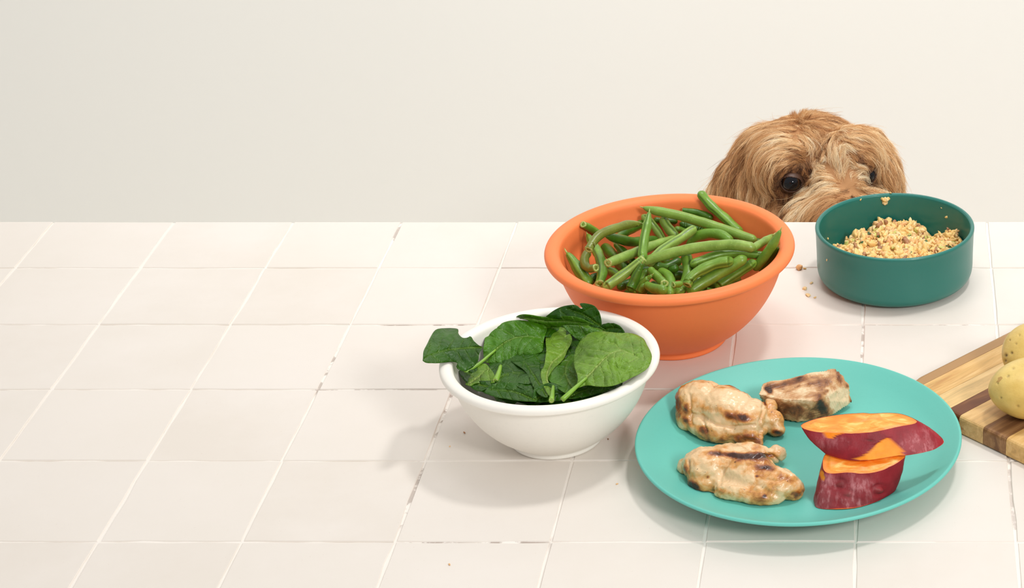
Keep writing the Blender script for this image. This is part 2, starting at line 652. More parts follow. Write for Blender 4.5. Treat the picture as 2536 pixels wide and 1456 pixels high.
class Pile:
    def __init__(s):
        s.p = np.zeros((0, 2))
        s.t = np.zeros(0)
        s.r = np.zeros(0)

    def limit(s, px, py, rad):
        if not len(s.t):
            return 1e9
        sc = FPX / 1.9
        d = np.hypot(s.p[:, 0] - px, s.p[:, 1] - py) / sc
        rr = s.r + rad
        m = d < rr * 0.98
        if not m.any():
            return 1e9
        return float((s.t[m] - np.sqrt(rr[m] ** 2 - d[m] ** 2) * 0.86).min())

    def add(s, px, py, t, rad):
        s.p = np.vstack([s.p, np.column_stack([px, py])])
        s.t = np.concatenate([s.t, t])
        s.r = np.concatenate([s.r, np.full(len(t), rad) if np.isscalar(rad) else rad])

def envelope(lim, order, tol, cmax):
    """the straight or gently bent line that rests on the limits from the camera's side"""
    m = len(lim)
    u = np.linspace(-1, 1, m)
    best, bf = -1e9, None
    curv = [0.0] if order == 1 else list(np.linspace(-cmax, cmax, 9))
    for c2 in curv:
        l2 = lim - c2 * u * u
        I, J = np.triu_indices(m, 3)
        a = (l2[J] - l2[I]) / (u[J] - u[I])
        b = l2[I] - a * u[I]
        F = a[:, None] * u[None, :] + b[:, None]
        over = (F - l2[None, :]).max(1)
        F = F - np.clip(over - tol, 0, None)[:, None]
        sc = F.mean(1) - abs(c2) * 0.15 - 0.02 * np.abs(a)
        k = int(sc.argmax())
        if sc[k] > best:
            best, bf = sc[k], F[k] + c2 * u * u
    return bf

def place_on_pile(pile, pts, rad, z0, order=2, m=26, ctr=OB, ri=ri_o, zrim=.0935, Rrim=.1114):
    q = catmull(pts, m)
    lim = np.array([min(floor_t(x, y, z0, rad, ctr, ri, zrim, Rrim), pile.limit(x, y, rad)) for x, y in q])
    fit = envelope(lim, order, 0.0014, 0.004)
    pile.add(q[:, 0], q[:, 1], fit, rad)
    return at_t(q[:, 0], q[:, 1], fit)

B = lambda x, y: (1340 + x / 3.166, 450 + y / 3.166)
# (points in the crop, half width, colour, start, end, seam side, label)   ends: r round, t pointed, c cut
BEANS = [
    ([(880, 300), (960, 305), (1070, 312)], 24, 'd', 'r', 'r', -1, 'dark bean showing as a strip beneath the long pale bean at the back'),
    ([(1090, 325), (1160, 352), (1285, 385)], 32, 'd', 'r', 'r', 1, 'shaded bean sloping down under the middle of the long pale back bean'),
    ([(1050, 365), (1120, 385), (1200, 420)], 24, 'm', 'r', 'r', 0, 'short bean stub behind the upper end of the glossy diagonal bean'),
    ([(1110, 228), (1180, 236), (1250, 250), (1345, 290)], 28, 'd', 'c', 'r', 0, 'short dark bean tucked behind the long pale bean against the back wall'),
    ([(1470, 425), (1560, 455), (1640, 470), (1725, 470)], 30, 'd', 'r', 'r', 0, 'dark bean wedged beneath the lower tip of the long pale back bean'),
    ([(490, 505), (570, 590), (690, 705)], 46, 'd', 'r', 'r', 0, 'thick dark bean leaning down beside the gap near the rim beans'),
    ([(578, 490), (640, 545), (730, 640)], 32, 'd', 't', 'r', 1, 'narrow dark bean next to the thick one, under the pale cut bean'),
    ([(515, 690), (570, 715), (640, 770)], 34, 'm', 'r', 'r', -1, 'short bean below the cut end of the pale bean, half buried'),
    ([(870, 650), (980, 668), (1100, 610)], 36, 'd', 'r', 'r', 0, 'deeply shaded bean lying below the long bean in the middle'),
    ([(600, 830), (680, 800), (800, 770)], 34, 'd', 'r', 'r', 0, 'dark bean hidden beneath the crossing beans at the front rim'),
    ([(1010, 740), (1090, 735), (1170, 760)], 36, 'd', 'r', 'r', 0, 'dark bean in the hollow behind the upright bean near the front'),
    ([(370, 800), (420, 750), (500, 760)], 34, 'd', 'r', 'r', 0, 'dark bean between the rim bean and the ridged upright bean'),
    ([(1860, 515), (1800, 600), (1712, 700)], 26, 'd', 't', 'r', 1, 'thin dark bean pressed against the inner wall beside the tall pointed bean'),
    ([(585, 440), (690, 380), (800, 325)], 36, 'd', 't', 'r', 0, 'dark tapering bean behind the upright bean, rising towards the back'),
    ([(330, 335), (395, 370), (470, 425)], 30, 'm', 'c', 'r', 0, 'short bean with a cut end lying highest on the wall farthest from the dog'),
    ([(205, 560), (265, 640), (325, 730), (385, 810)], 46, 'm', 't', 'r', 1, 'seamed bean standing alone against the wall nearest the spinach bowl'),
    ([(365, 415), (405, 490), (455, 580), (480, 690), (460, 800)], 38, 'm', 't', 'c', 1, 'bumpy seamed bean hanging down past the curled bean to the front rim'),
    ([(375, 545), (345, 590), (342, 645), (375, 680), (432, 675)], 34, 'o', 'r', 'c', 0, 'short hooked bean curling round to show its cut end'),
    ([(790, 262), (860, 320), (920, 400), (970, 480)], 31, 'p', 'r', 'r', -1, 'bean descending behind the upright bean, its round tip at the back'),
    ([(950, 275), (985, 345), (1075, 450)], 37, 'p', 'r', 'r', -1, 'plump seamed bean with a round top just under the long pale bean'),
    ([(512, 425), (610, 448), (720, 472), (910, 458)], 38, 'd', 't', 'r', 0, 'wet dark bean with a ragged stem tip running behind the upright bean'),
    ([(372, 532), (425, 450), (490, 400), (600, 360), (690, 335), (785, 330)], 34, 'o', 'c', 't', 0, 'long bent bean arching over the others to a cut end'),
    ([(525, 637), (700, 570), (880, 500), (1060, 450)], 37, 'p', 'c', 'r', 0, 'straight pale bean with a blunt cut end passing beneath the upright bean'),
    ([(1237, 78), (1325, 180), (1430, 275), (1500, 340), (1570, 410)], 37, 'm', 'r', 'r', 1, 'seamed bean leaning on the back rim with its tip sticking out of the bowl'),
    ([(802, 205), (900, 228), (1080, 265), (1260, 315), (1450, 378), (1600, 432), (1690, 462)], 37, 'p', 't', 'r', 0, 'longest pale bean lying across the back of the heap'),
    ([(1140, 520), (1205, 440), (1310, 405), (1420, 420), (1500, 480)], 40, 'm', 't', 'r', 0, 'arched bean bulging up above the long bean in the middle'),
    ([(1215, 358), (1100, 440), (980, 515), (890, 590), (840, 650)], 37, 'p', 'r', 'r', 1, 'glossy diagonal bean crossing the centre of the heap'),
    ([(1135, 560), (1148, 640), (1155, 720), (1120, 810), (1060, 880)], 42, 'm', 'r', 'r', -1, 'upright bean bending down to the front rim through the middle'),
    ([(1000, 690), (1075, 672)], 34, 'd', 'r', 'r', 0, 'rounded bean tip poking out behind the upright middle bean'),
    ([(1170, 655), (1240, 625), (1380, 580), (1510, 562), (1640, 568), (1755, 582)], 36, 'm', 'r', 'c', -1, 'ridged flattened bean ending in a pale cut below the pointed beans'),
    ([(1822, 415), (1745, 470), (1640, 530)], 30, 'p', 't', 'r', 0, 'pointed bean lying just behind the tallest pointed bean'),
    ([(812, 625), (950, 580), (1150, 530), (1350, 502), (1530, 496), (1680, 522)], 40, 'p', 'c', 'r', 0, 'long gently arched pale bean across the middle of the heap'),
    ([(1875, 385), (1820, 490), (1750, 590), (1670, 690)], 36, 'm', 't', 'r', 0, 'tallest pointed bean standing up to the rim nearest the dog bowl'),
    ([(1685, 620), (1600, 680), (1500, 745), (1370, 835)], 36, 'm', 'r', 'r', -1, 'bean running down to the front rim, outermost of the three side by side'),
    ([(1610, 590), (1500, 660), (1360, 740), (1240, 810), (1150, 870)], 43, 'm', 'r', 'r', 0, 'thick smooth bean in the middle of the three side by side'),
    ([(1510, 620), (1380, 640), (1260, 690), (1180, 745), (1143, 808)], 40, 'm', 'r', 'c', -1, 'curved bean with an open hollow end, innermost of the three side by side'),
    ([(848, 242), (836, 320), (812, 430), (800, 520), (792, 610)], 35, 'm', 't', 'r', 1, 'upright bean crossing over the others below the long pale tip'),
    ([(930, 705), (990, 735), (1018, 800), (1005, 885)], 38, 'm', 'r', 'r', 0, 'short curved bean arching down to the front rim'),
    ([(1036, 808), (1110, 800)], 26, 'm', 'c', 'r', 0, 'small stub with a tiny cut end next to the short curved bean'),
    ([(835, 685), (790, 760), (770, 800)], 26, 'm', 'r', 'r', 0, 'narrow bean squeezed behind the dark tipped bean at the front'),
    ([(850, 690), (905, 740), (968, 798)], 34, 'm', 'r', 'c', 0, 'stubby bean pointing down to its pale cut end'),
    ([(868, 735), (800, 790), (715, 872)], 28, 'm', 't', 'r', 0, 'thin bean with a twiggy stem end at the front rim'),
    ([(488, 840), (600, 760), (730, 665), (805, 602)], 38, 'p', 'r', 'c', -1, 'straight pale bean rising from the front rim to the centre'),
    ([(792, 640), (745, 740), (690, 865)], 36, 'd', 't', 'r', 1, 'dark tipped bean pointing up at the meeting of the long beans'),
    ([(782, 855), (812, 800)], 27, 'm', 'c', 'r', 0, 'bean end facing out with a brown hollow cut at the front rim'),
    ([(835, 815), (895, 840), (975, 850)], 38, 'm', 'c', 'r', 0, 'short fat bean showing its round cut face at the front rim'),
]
pile = Pile()
Z0 = 0.058
# buried layer
grp = 'green beans in the orange bowl'
def build_bean(P, rad, colr, e0, e1, seam, label, seed):
    n = len(P)
    u = np.linspace(0, 1, n)
    L = np.linalg.norm(np.diff(P, axis=0), axis=1).sum()
    s = u * L
    R = np.full(n, rad)
    def end(kind, dist):
        if kind == 't':
            return np.clip(0.26 + 0.74 * np.clip(dist / (rad * 3.2), 0, 1) ** 0.6, 0, 1)
        if kind == 'r':
            return np.sqrt(np.clip(1 - np.clip(1 - dist / (rad * 1.1), 0, 1) ** 2, 0.06, 1))
        return 0.86 + 0.14 * np.clip(dist / (rad * 4), 0, 1)
    R = R * end(e0, s) * end(e1, L - s)
    R = R * (1 + 0.045 * np.sin(s / rad * 1.7 + seed) * (1 if seam else 0.6))
    # sample the rounded ends more finely
    uu = np.unique(np.concatenate([np.linspace(0, 1, 26), np.array([0.15, 0.4, 0.75, 1.2]) * rad / L, 1 - np.array([0.15, 0.4, 0.75, 1.2]) * rad / L]))
    uu = uu[(uu >= 0) & (uu <= 1)]
    Pn = np.stack([np.interp(uu, u, P[:, q]) for q in range(3)], 1)
    sn = uu * L
    Rn = rad * end(e0, sn) * end(e1, L - sn) * (1 + 0.045 * np.sin(sn / rad * 1.7 + seed) * (1 if seam else 0.6))
    c = P.mean(0)
    root = empty('green_bean', c)
    tocam = CAM - c
    tocam /= np.linalg.norm(tocam)
    side = np.cross((P[-1] - P[0]) / np.linalg.norm(P[-1] - P[0]), tocam)
    sd = tocam * 1.0 + side * (0.55 * seam) if seam else -tocam + side * 0.4
    pod = adopt(tube('pod', Pn, Rn, M_BEAN[colr], None, sd, seed), root)
    if e0 == 'c':
        adopt(cutend(Pn[0], Pn[0] - Pn[1], Rn[0] * 1.01, None), root)
    if e1 == 'c':
        adopt(cutend(Pn[-1], Pn[-1] - Pn[-2], Rn[-1] * 1.01, None), root)
    for kind, a, b in ((e0, Pn[0], Pn[2]), (e1, Pn[-1], Pn[-3])):
        if kind == 't':
            d = (a - b) / np.linalg.norm(a - b)
            st = np.array([a - d * 0.001, a + d * rad * 0.35 + [0, 0, 0.0002], a + d * rad * 0.8 + [0.0002, 0, 0.0006]])
            adopt(tube('stem_tip', st, [rad * 0.2, rad * 0.13, rad * 0.05], m_cut, None, (0, 0, 1), seed, 6), root)
    tag(root, label, 'green bean', grp)
    return root

rb = random.Random(5)
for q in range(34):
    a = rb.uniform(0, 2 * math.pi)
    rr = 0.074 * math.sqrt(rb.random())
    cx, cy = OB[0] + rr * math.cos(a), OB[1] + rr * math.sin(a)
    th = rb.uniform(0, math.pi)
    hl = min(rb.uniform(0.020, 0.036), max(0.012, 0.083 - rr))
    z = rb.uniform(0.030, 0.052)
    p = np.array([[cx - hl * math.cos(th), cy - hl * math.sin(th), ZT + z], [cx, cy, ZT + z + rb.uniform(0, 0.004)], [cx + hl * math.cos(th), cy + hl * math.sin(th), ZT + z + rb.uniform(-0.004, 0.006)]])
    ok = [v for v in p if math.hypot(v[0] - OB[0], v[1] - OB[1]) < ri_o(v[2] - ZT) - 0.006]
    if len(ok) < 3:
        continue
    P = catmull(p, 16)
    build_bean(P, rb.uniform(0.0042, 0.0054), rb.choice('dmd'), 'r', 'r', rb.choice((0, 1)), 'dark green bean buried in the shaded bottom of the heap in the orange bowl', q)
for i, (pts, hw, colr, e0, e1, seam, label) in enumerate(BEANS):
    px = [B(*p) for p in pts]
    zc = 1.93
    rad = hw * 1.13 / 3.166 / FPX * zc
    P = place_on_pile(pile, px, rad, Z0, 2 if len(pts) > 2 else 1)
    build_bean(P, rad, colr, e0, e1, seam, label, i * 3 + 1)

# ------------------------------------------------------------------ spinach leaves
def leaf_material(name, ca, cb, vein, rough=0.33):
    k = NT(name)
    rnd = k.n('ShaderNodeObjectInfo').outputs['Random']
    c = k.mix(rnd, ca, cb)
    mo = k.noise(28, 4, 0.6)
    c = k.mix(k.ramp(mo, [(0.35, (0, 0, 0)), (0.68, (1, 1, 1))]), tuple(x * 0.72 for x in ca), c)
    c = k.mix(k.math('MULTIPLY', k.ramp(k.noise(9, 3, 0.5), [(0.45, (0, 0, 0)), (0.75, (1, 1, 1))]), 0.35), c, tuple(min(1, x * 1.45) for x in cb))
    v = k.attr('vein')
    c = k.mix(k.math('MULTIPLY', v, 0.6), c, vein)
    k.base(c)
    k.set(Roughness=rough)
    k.b.inputs['Specular IOR Level'].default_value = 0.36
    n1 = k.bump(k.noise(75, 4, 0.6, dist=0.8), 0.8, 0.004)
    n2 = k.bump(k.noise(500, 2, 0.5), 0.10, 0.0005, n1)
    k.normal(k.bump(v, 0.8, -0.0016, n2))
    # thin leaf: some light comes through
    tr = k.n('ShaderNodeBsdfTranslucent')
    k.l(k.mix(0.5, c, (0.25, 0.5, 0.02, 1)), tr.inputs[0])
    ms = k.n('ShaderNodeMixShader')
    ms.inputs[0].default_value = 0.14
    k.l(k.b.outputs[0], ms.inputs[1])
    k.l(tr.outputs[0], ms.inputs[2])
    k.l(ms.outputs[0], k.out.inputs[0])
    return k.m

VE = srgb(150, 182, 88)
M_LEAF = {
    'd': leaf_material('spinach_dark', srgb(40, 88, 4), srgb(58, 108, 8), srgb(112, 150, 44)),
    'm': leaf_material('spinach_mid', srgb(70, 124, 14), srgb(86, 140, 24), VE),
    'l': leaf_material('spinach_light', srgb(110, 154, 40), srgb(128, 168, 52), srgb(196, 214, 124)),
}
m_stem = plain('spinach_stem', srgb(128, 172, 56), 0.35, 0.15, 60, 0.2, 300)

def in_poly(poly, X, Y):
    inside = np.zeros(X.shape, bool)
    n = len(poly)
    for i in range(n):
        x1, y1 = poly[i]
        x2, y2 = poly[(i + 1) % n]
        c = ((y1 > Y) != (y2 > Y)) & (X < (x2 - x1) * (Y - y1) / (y2 - y1 + 1e-12) + x1)
        inside ^= c
    return inside

def seg_dist(X, Y, line):
    """distance to a polyline, signed side, and arc position"""
    best = np.full(X.shape, 1e9)
    side = np.zeros(X.shape)
    arc = np.zeros(X.shape)
    s0 = 0.0
    for (x1, y1), (x2, y2) in zip(line[:-1], line[1:]):
        dx, dy = x2 - x1, y2 - y1
        L = math.hypot(dx, dy) + 1e-9
        t = np.clip(((X - x1) * dx + (Y - y1) * dy) / L ** 2, 0, 1)
        d = np.hypot(X - x1 - t * dx, Y - y1 - t * dy)
        m = d < best
        best[m] = d[m]
        side[m] = np.sign((X - x1) * dy - (Y - y1) * dx)[m]
        arc[m] = (s0 + t * L)[m]
        s0 += L
    return best, side, arc

W = lambda x, y: (1030 + x / 3.5516, 740 + y / 3.5516)
# depth map of the white bowl's inside and the heap in it, on a pixel grid, used to lay every leaf on what is below it
GX0, GY0, GW, GH, GS = 1020, 730, 310, 150, 2.0
gxx, gyy = np.meshgrid(GX0 + np.arange(GW) * GS, GY0 + np.arange(GH) * GS)
ri_w = inner_r(wp_)

def base_depth(X, Y, z0, ctr, ri, zrim, Rrim, dome):
    out = np.full(X.shape, np.nan)
    d = ray(X, Y)
    zs = np.arange(zrim + 0.03, z0, -0.0008)
    for z in zs:
        t = (ZT + z - CAM[2]) / d[..., 2]
        p = CAM + d * t[..., None]
        r = np.hypot(p[..., 0] - ctr[0], p[..., 1] - ctr[1])
        back = p[..., 1] > ctr[1]
        hit = z < z0 + dome * (1 - (r / Rrim) ** 2)
        if z <= zrim:
            hit |= (r > ri(z)) & (r < Rrim + 0.002) & back
            hit |= (r > ri(z)) & (r < Rrim - 0.001) & (z > zrim - 0.009)
        sel = np.isnan(out) & hit & (r < Rrim + 0.001)
        out[sel] = t[sel]
    m = np.isnan(out)
    out[m] = ((ZT + z0 - CAM[2]) / d[..., 2])[m]
    return out

depth = base_depth(gxx, gyy, 0.050, WB, ri_w, .0775, .0897, 0.012)

def minfilt(a, r):
    b = a.copy()
    for dx in range(-r, r + 1):
        s = np.roll(a, dx, 1)
        if dx > 0:
            s[:, :dx] = a[:, :1]
        elif dx < 0:
            s[:, dx:] = a[:, -1:]
        b = np.minimum(b, s)
    c = b.copy()
    for dy in range(-r, r + 1):
        s = np.roll(b, dy, 0)
        if dy > 0:
            s[:dy] = b[:1]
        elif dy < 0:
            s[dy:] = b[-1:]
        c = np.minimum(c, s)
    return c

def polyfit2(X, Y, Z, order, sel_w):
    cx, cy = X.mean(), Y.mean()
    sx = (X - cx) / 100
    sy = (Y - cy) / 100
    cols = [np.ones_like(sx), sx, sy]
    if order == 2:
        cols += [sx * sx, sx * sy, sy * sy]
    A = np.stack(cols, 1)
    Wt = np.sqrt(sel_w)[:, None]
    reg = np.zeros((A.shape[1], A.shape[1]))
    if order == 2:
        for q in (3, 4, 5):
            reg[q, q] = 0.02 * len(Z)
    c = np.linalg.solve((A * Wt).T @ (A * Wt) + reg, (A * Wt).T @ (Z[:, None] * Wt))[:, 0]
    def ev(x, y):
        a, b = (x - cx) / 100, (y - cy) / 100
        r = c[0] + c[1] * a + c[2] * b
        if order == 2:
            r = r + c[3] * a * a + c[4] * a * b + c[5] * b * b
        return r
    return ev

def build_leaf(name, poly, mid, petiole, colr, label, seed, conv, order=2, cup=0.0, fold=0.0, heights=None, prad=0.0013, group='spinach leaves in the off white bowl', step=3.2, ruffle=1.0, pct=93):
    global depth
    P = np.array([conv(*p) for p in poly])
    # rounder outline
    Pc = catmull(np.vstack([P, P[:1]]), 90)[:-1]
    Pc = Pc + 0.9 * np.column_stack([vnoise(np.column_stack([Pc, 0 * Pc[:, 0]]), 0.06, seed), vnoise(np.column_stack([Pc, 0 * Pc[:, 0]]), 0.06, seed + 3)])
    M = np.array([conv(*p) for p in mid])
    M = catmull(M, 14)
    inside = in_poly(Pc, gxx, gyy)
    lim = depth[inside]
    X, Y = gxx[inside], gyy[inside]
    if heights is not None:
        hp = np.array([[*conv(x, y), (ZT + h - CAM[2]) / ray(*conv(x, y))[2]] for x, y, h in heights])
        ev = polyfit2(hp[:, 0], hp[:, 1], hp[:, 2], 1 if len(hp) < 6 else 2, np.ones(len(hp)))
        off = 0.0
    else:
        wgt = np.ones(len(lim))
        for _ in range(6):
            ev = polyfit2(X, Y, lim, order, wgt)
            res = ev(X, Y) - lim
            wgt = 0.3 + np.clip(res / 0.002, 0, 4)
        off = np.percentile(ev(X, Y) - lim, pct) + 0.0012
    # triangulate the blade
    bx = np.arange(Pc[:, 0].min(), Pc[:, 0].max(), step)
    by = np.arange(Pc[:, 1].min(), Pc[:, 1].max(), step * 0.87)
    XX, YY = np.meshgrid(bx, by)
    XX = XX + (np.arange(len(by)) % 2)[:, None] * step / 2
    ins = in_poly(Pc, XX, YY)
    pts = np.column_stack([XX[ins], YY[ins]])
    dd = np.min(np.hypot(pts[:, None, 0] - Pc[None, ::2, 0], pts[:, None, 1] - Pc[None, ::2, 1]), 1)
    pts = pts[dd > step * 0.55]
    from mathutils.geometry import delaunay_2d_cdt
    nb = len(Pc)
    allp = np.vstack([Pc, pts])
    res = delaunay_2d_cdt([Vector((float(a), float(b))) for a, b in allp], [(i, (i + 1) % nb) for i in range(nb)], [], 1, 1e-4)
    vv = np.array([tuple(v) for v in res[0]])
    ff = [tuple(f) for f in res[2]]
    d, side, arc = seg_dist(vv[:, 0], vv[:, 1], M)
    Lm = arc.max() + 1e-9
    dl = np.array([tuple(p) for p in Pc])
    edge = np.min(np.hypot(vv[:, None, 0] - dl[None, :, 0], vv[:, None, 1] - dl[None, :, 1]), 1)
    half = 45.0
    q3 = np.column_stack([vv, np.full(len(vv), seed * 13.7)])
    relief = -0.0012 * np.exp(-(d / 3.5) ** 2)                                        # sunken midrib
    wa = arc + d * 0.75 + 6 * vnoise(q3, 0.03, seed + 5)
    sp = 27.0
    ph = (wa / sp + side * 0.23) % 1.0
    vd = np.abs(ph - 0.5) * 2
    vein2 = np.exp(-((1 - vd) / 0.10) ** 2) * np.clip(1 - d / 75, 0.15, 1)
    relief += (0.0011 * (1 - vd ** 2 * 0) * np.sin(math.pi * ph) * np.clip(d / 25, 0, 1) - 0.0005) * -1 * ruffle * -1
    relief += 0.0016 * fbm(q3, 0.035, 3, seed) * ruffle * np.clip(d / 14, 0.1, 1)
    relief += 0.0022 * np.clip(1 - edge / 14, 0, 1) * vnoise(q3, 0.035, seed + 9) * ruffle
    relief += cup * (d / half) ** 2 + fold * d / half
    t = ev(vv[:, 0], vv[:, 1]) - off - relief
    V = at_t(vv[:, 0], vv[:, 1], t)
    dep = ev(X, Y) - off - cup * 0.3
    depth[inside] = np.minimum(depth[inside], dep)
    root = empty(name, V.mean(0))
    bl = mesh('blade', V, ff, M_LEAF[colr])
    adopt(bl, root)
    set_attr(bl, 'vein', np.clip(np.exp(-(d / 1.9) ** 2) * 1.3 * np.clip(1.15 - arc / Lm, 0.2, 1) + 0.5 * vein2, 0, 1))
    sol = bl.modifiers.new('thickness', 'SOLIDIFY')
    sol.thickness = 0.0005
    sol.offset = 0
    if petiole:
        Q = np.array([conv(*p) for p in petiole])
        Q = catmull(Q, 12)
        Qr = np.column_stack([Q, ])
        tq = np.minimum(ev(Q[:, 0], Q[:, 1]) - off, 1e9) - prad * 0.5
        PP = at_t(Q[:, 0], Q[:, 1], tq)
        u = np.linspace(0, 1, 12)
        st = adopt(tube('stem', PP, prad * (1.15 - 0.55 * u), m_stem, None, CAM - PP.mean(0), seed, 10, 0.9, 0.6), root)
        adopt(cutend(PP[0], PP[0] - PP[1], prad * 0.95, None), root)
    tag(root, label, 'spinach leaf', group)
    return root

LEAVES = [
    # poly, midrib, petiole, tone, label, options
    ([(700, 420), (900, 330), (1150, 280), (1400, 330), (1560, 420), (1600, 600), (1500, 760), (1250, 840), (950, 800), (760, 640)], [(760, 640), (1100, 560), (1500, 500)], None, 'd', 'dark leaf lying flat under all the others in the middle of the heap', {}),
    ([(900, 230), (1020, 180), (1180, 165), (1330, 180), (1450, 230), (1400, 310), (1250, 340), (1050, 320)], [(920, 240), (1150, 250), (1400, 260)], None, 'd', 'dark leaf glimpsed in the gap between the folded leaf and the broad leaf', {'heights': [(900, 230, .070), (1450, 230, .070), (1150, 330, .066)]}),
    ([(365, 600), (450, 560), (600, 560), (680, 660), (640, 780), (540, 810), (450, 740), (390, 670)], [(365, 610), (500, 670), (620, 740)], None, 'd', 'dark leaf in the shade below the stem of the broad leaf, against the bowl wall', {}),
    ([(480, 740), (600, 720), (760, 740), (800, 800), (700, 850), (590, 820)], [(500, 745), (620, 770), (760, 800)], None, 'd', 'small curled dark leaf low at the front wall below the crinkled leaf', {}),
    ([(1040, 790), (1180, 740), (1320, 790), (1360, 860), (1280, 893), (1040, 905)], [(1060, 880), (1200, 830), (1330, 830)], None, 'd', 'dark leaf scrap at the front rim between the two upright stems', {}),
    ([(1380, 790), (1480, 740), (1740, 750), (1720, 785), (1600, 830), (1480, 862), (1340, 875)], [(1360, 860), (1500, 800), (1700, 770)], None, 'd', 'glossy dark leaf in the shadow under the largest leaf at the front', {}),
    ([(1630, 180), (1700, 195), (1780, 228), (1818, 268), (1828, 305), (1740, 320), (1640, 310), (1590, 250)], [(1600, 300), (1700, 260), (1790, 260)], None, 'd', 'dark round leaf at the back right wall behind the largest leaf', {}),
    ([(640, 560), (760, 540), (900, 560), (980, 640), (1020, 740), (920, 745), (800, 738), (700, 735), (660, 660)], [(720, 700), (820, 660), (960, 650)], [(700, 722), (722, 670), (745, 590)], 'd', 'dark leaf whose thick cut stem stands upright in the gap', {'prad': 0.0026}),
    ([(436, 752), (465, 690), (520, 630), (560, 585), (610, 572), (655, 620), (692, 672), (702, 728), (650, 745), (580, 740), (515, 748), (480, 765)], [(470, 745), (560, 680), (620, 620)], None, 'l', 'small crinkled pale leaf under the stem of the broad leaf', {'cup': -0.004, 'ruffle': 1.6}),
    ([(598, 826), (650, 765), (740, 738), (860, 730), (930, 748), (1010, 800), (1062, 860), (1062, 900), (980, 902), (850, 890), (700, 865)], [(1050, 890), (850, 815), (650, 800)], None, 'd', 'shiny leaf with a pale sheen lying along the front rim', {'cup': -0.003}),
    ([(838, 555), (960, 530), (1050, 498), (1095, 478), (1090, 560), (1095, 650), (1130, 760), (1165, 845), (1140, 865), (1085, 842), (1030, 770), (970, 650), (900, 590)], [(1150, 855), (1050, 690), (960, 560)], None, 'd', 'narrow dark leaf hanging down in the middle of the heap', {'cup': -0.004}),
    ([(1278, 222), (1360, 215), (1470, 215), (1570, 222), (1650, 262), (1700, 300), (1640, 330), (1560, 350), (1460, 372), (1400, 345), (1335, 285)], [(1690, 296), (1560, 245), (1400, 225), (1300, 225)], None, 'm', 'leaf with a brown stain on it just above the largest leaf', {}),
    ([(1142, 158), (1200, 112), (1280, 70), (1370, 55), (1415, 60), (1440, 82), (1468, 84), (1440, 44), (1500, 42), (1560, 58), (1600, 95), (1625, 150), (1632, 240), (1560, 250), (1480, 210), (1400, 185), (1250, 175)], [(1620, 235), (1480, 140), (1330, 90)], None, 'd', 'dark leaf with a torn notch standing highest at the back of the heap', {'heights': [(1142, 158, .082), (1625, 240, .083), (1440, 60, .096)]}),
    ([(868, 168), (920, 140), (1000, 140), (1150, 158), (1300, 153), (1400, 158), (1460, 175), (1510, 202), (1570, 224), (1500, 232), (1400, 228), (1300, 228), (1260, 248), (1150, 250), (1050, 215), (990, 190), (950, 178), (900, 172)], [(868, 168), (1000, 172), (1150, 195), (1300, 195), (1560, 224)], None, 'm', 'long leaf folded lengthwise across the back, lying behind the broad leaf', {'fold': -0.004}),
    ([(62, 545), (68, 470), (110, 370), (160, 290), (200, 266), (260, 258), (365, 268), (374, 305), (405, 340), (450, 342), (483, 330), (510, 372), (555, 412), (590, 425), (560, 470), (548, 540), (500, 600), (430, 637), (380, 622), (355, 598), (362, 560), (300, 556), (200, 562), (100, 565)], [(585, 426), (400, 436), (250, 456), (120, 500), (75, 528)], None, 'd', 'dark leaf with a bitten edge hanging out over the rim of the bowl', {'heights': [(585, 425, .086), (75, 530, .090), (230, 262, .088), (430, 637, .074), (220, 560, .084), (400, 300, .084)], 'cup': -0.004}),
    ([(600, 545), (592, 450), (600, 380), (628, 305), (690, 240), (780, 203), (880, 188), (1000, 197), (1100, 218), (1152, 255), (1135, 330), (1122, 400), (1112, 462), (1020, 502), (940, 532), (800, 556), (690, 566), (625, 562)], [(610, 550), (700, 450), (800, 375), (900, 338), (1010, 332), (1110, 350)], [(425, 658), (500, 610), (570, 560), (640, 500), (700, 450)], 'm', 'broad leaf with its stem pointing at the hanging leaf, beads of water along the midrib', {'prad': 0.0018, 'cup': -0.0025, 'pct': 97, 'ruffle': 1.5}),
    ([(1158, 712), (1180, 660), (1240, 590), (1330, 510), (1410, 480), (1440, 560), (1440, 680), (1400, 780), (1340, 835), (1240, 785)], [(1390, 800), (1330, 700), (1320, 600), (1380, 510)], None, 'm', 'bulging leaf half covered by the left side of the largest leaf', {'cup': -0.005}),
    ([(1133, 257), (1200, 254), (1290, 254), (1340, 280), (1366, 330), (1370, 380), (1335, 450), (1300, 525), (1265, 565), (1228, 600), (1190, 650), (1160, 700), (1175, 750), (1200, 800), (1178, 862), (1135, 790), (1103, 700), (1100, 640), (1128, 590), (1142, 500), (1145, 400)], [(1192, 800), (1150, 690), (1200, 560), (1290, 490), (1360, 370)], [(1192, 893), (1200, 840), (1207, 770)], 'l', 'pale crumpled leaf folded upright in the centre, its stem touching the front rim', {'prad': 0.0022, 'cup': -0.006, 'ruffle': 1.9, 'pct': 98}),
    ([(1400, 790), (1425, 700), (1402, 620), (1388, 560), (1400, 470), (1440, 380), (1500, 320), (1560, 293), (1650, 288), (1760, 300), (1880, 304), (1950, 320), (2005, 355), (2038, 420), (2066, 480), (2072, 530), (2050, 592), (1980, 650), (1880, 702), (1780, 750), (1700, 768), (1600, 770), (1500, 762), (1450, 775)], [(1400, 785), (1500, 695), (1600, 590), (1690, 500), (1760, 462), (1830, 458), (1960, 520)], [(1285, 890), (1350, 830), (1420, 765), (1500, 695)], 'l', 'largest leaf, light green and smooth, lying over the right half of the bowl', {'prad': 0.0022, 'cup': -0.003, 'heights': [(1290, 885, .073), (2060, 500, .0835), (1560, 295, .084), (1880, 700, .083), (1400, 780, .0775), (1390, 560, .0815), (1700, 500, .0885)], 'ruffle': 2.2}),
]
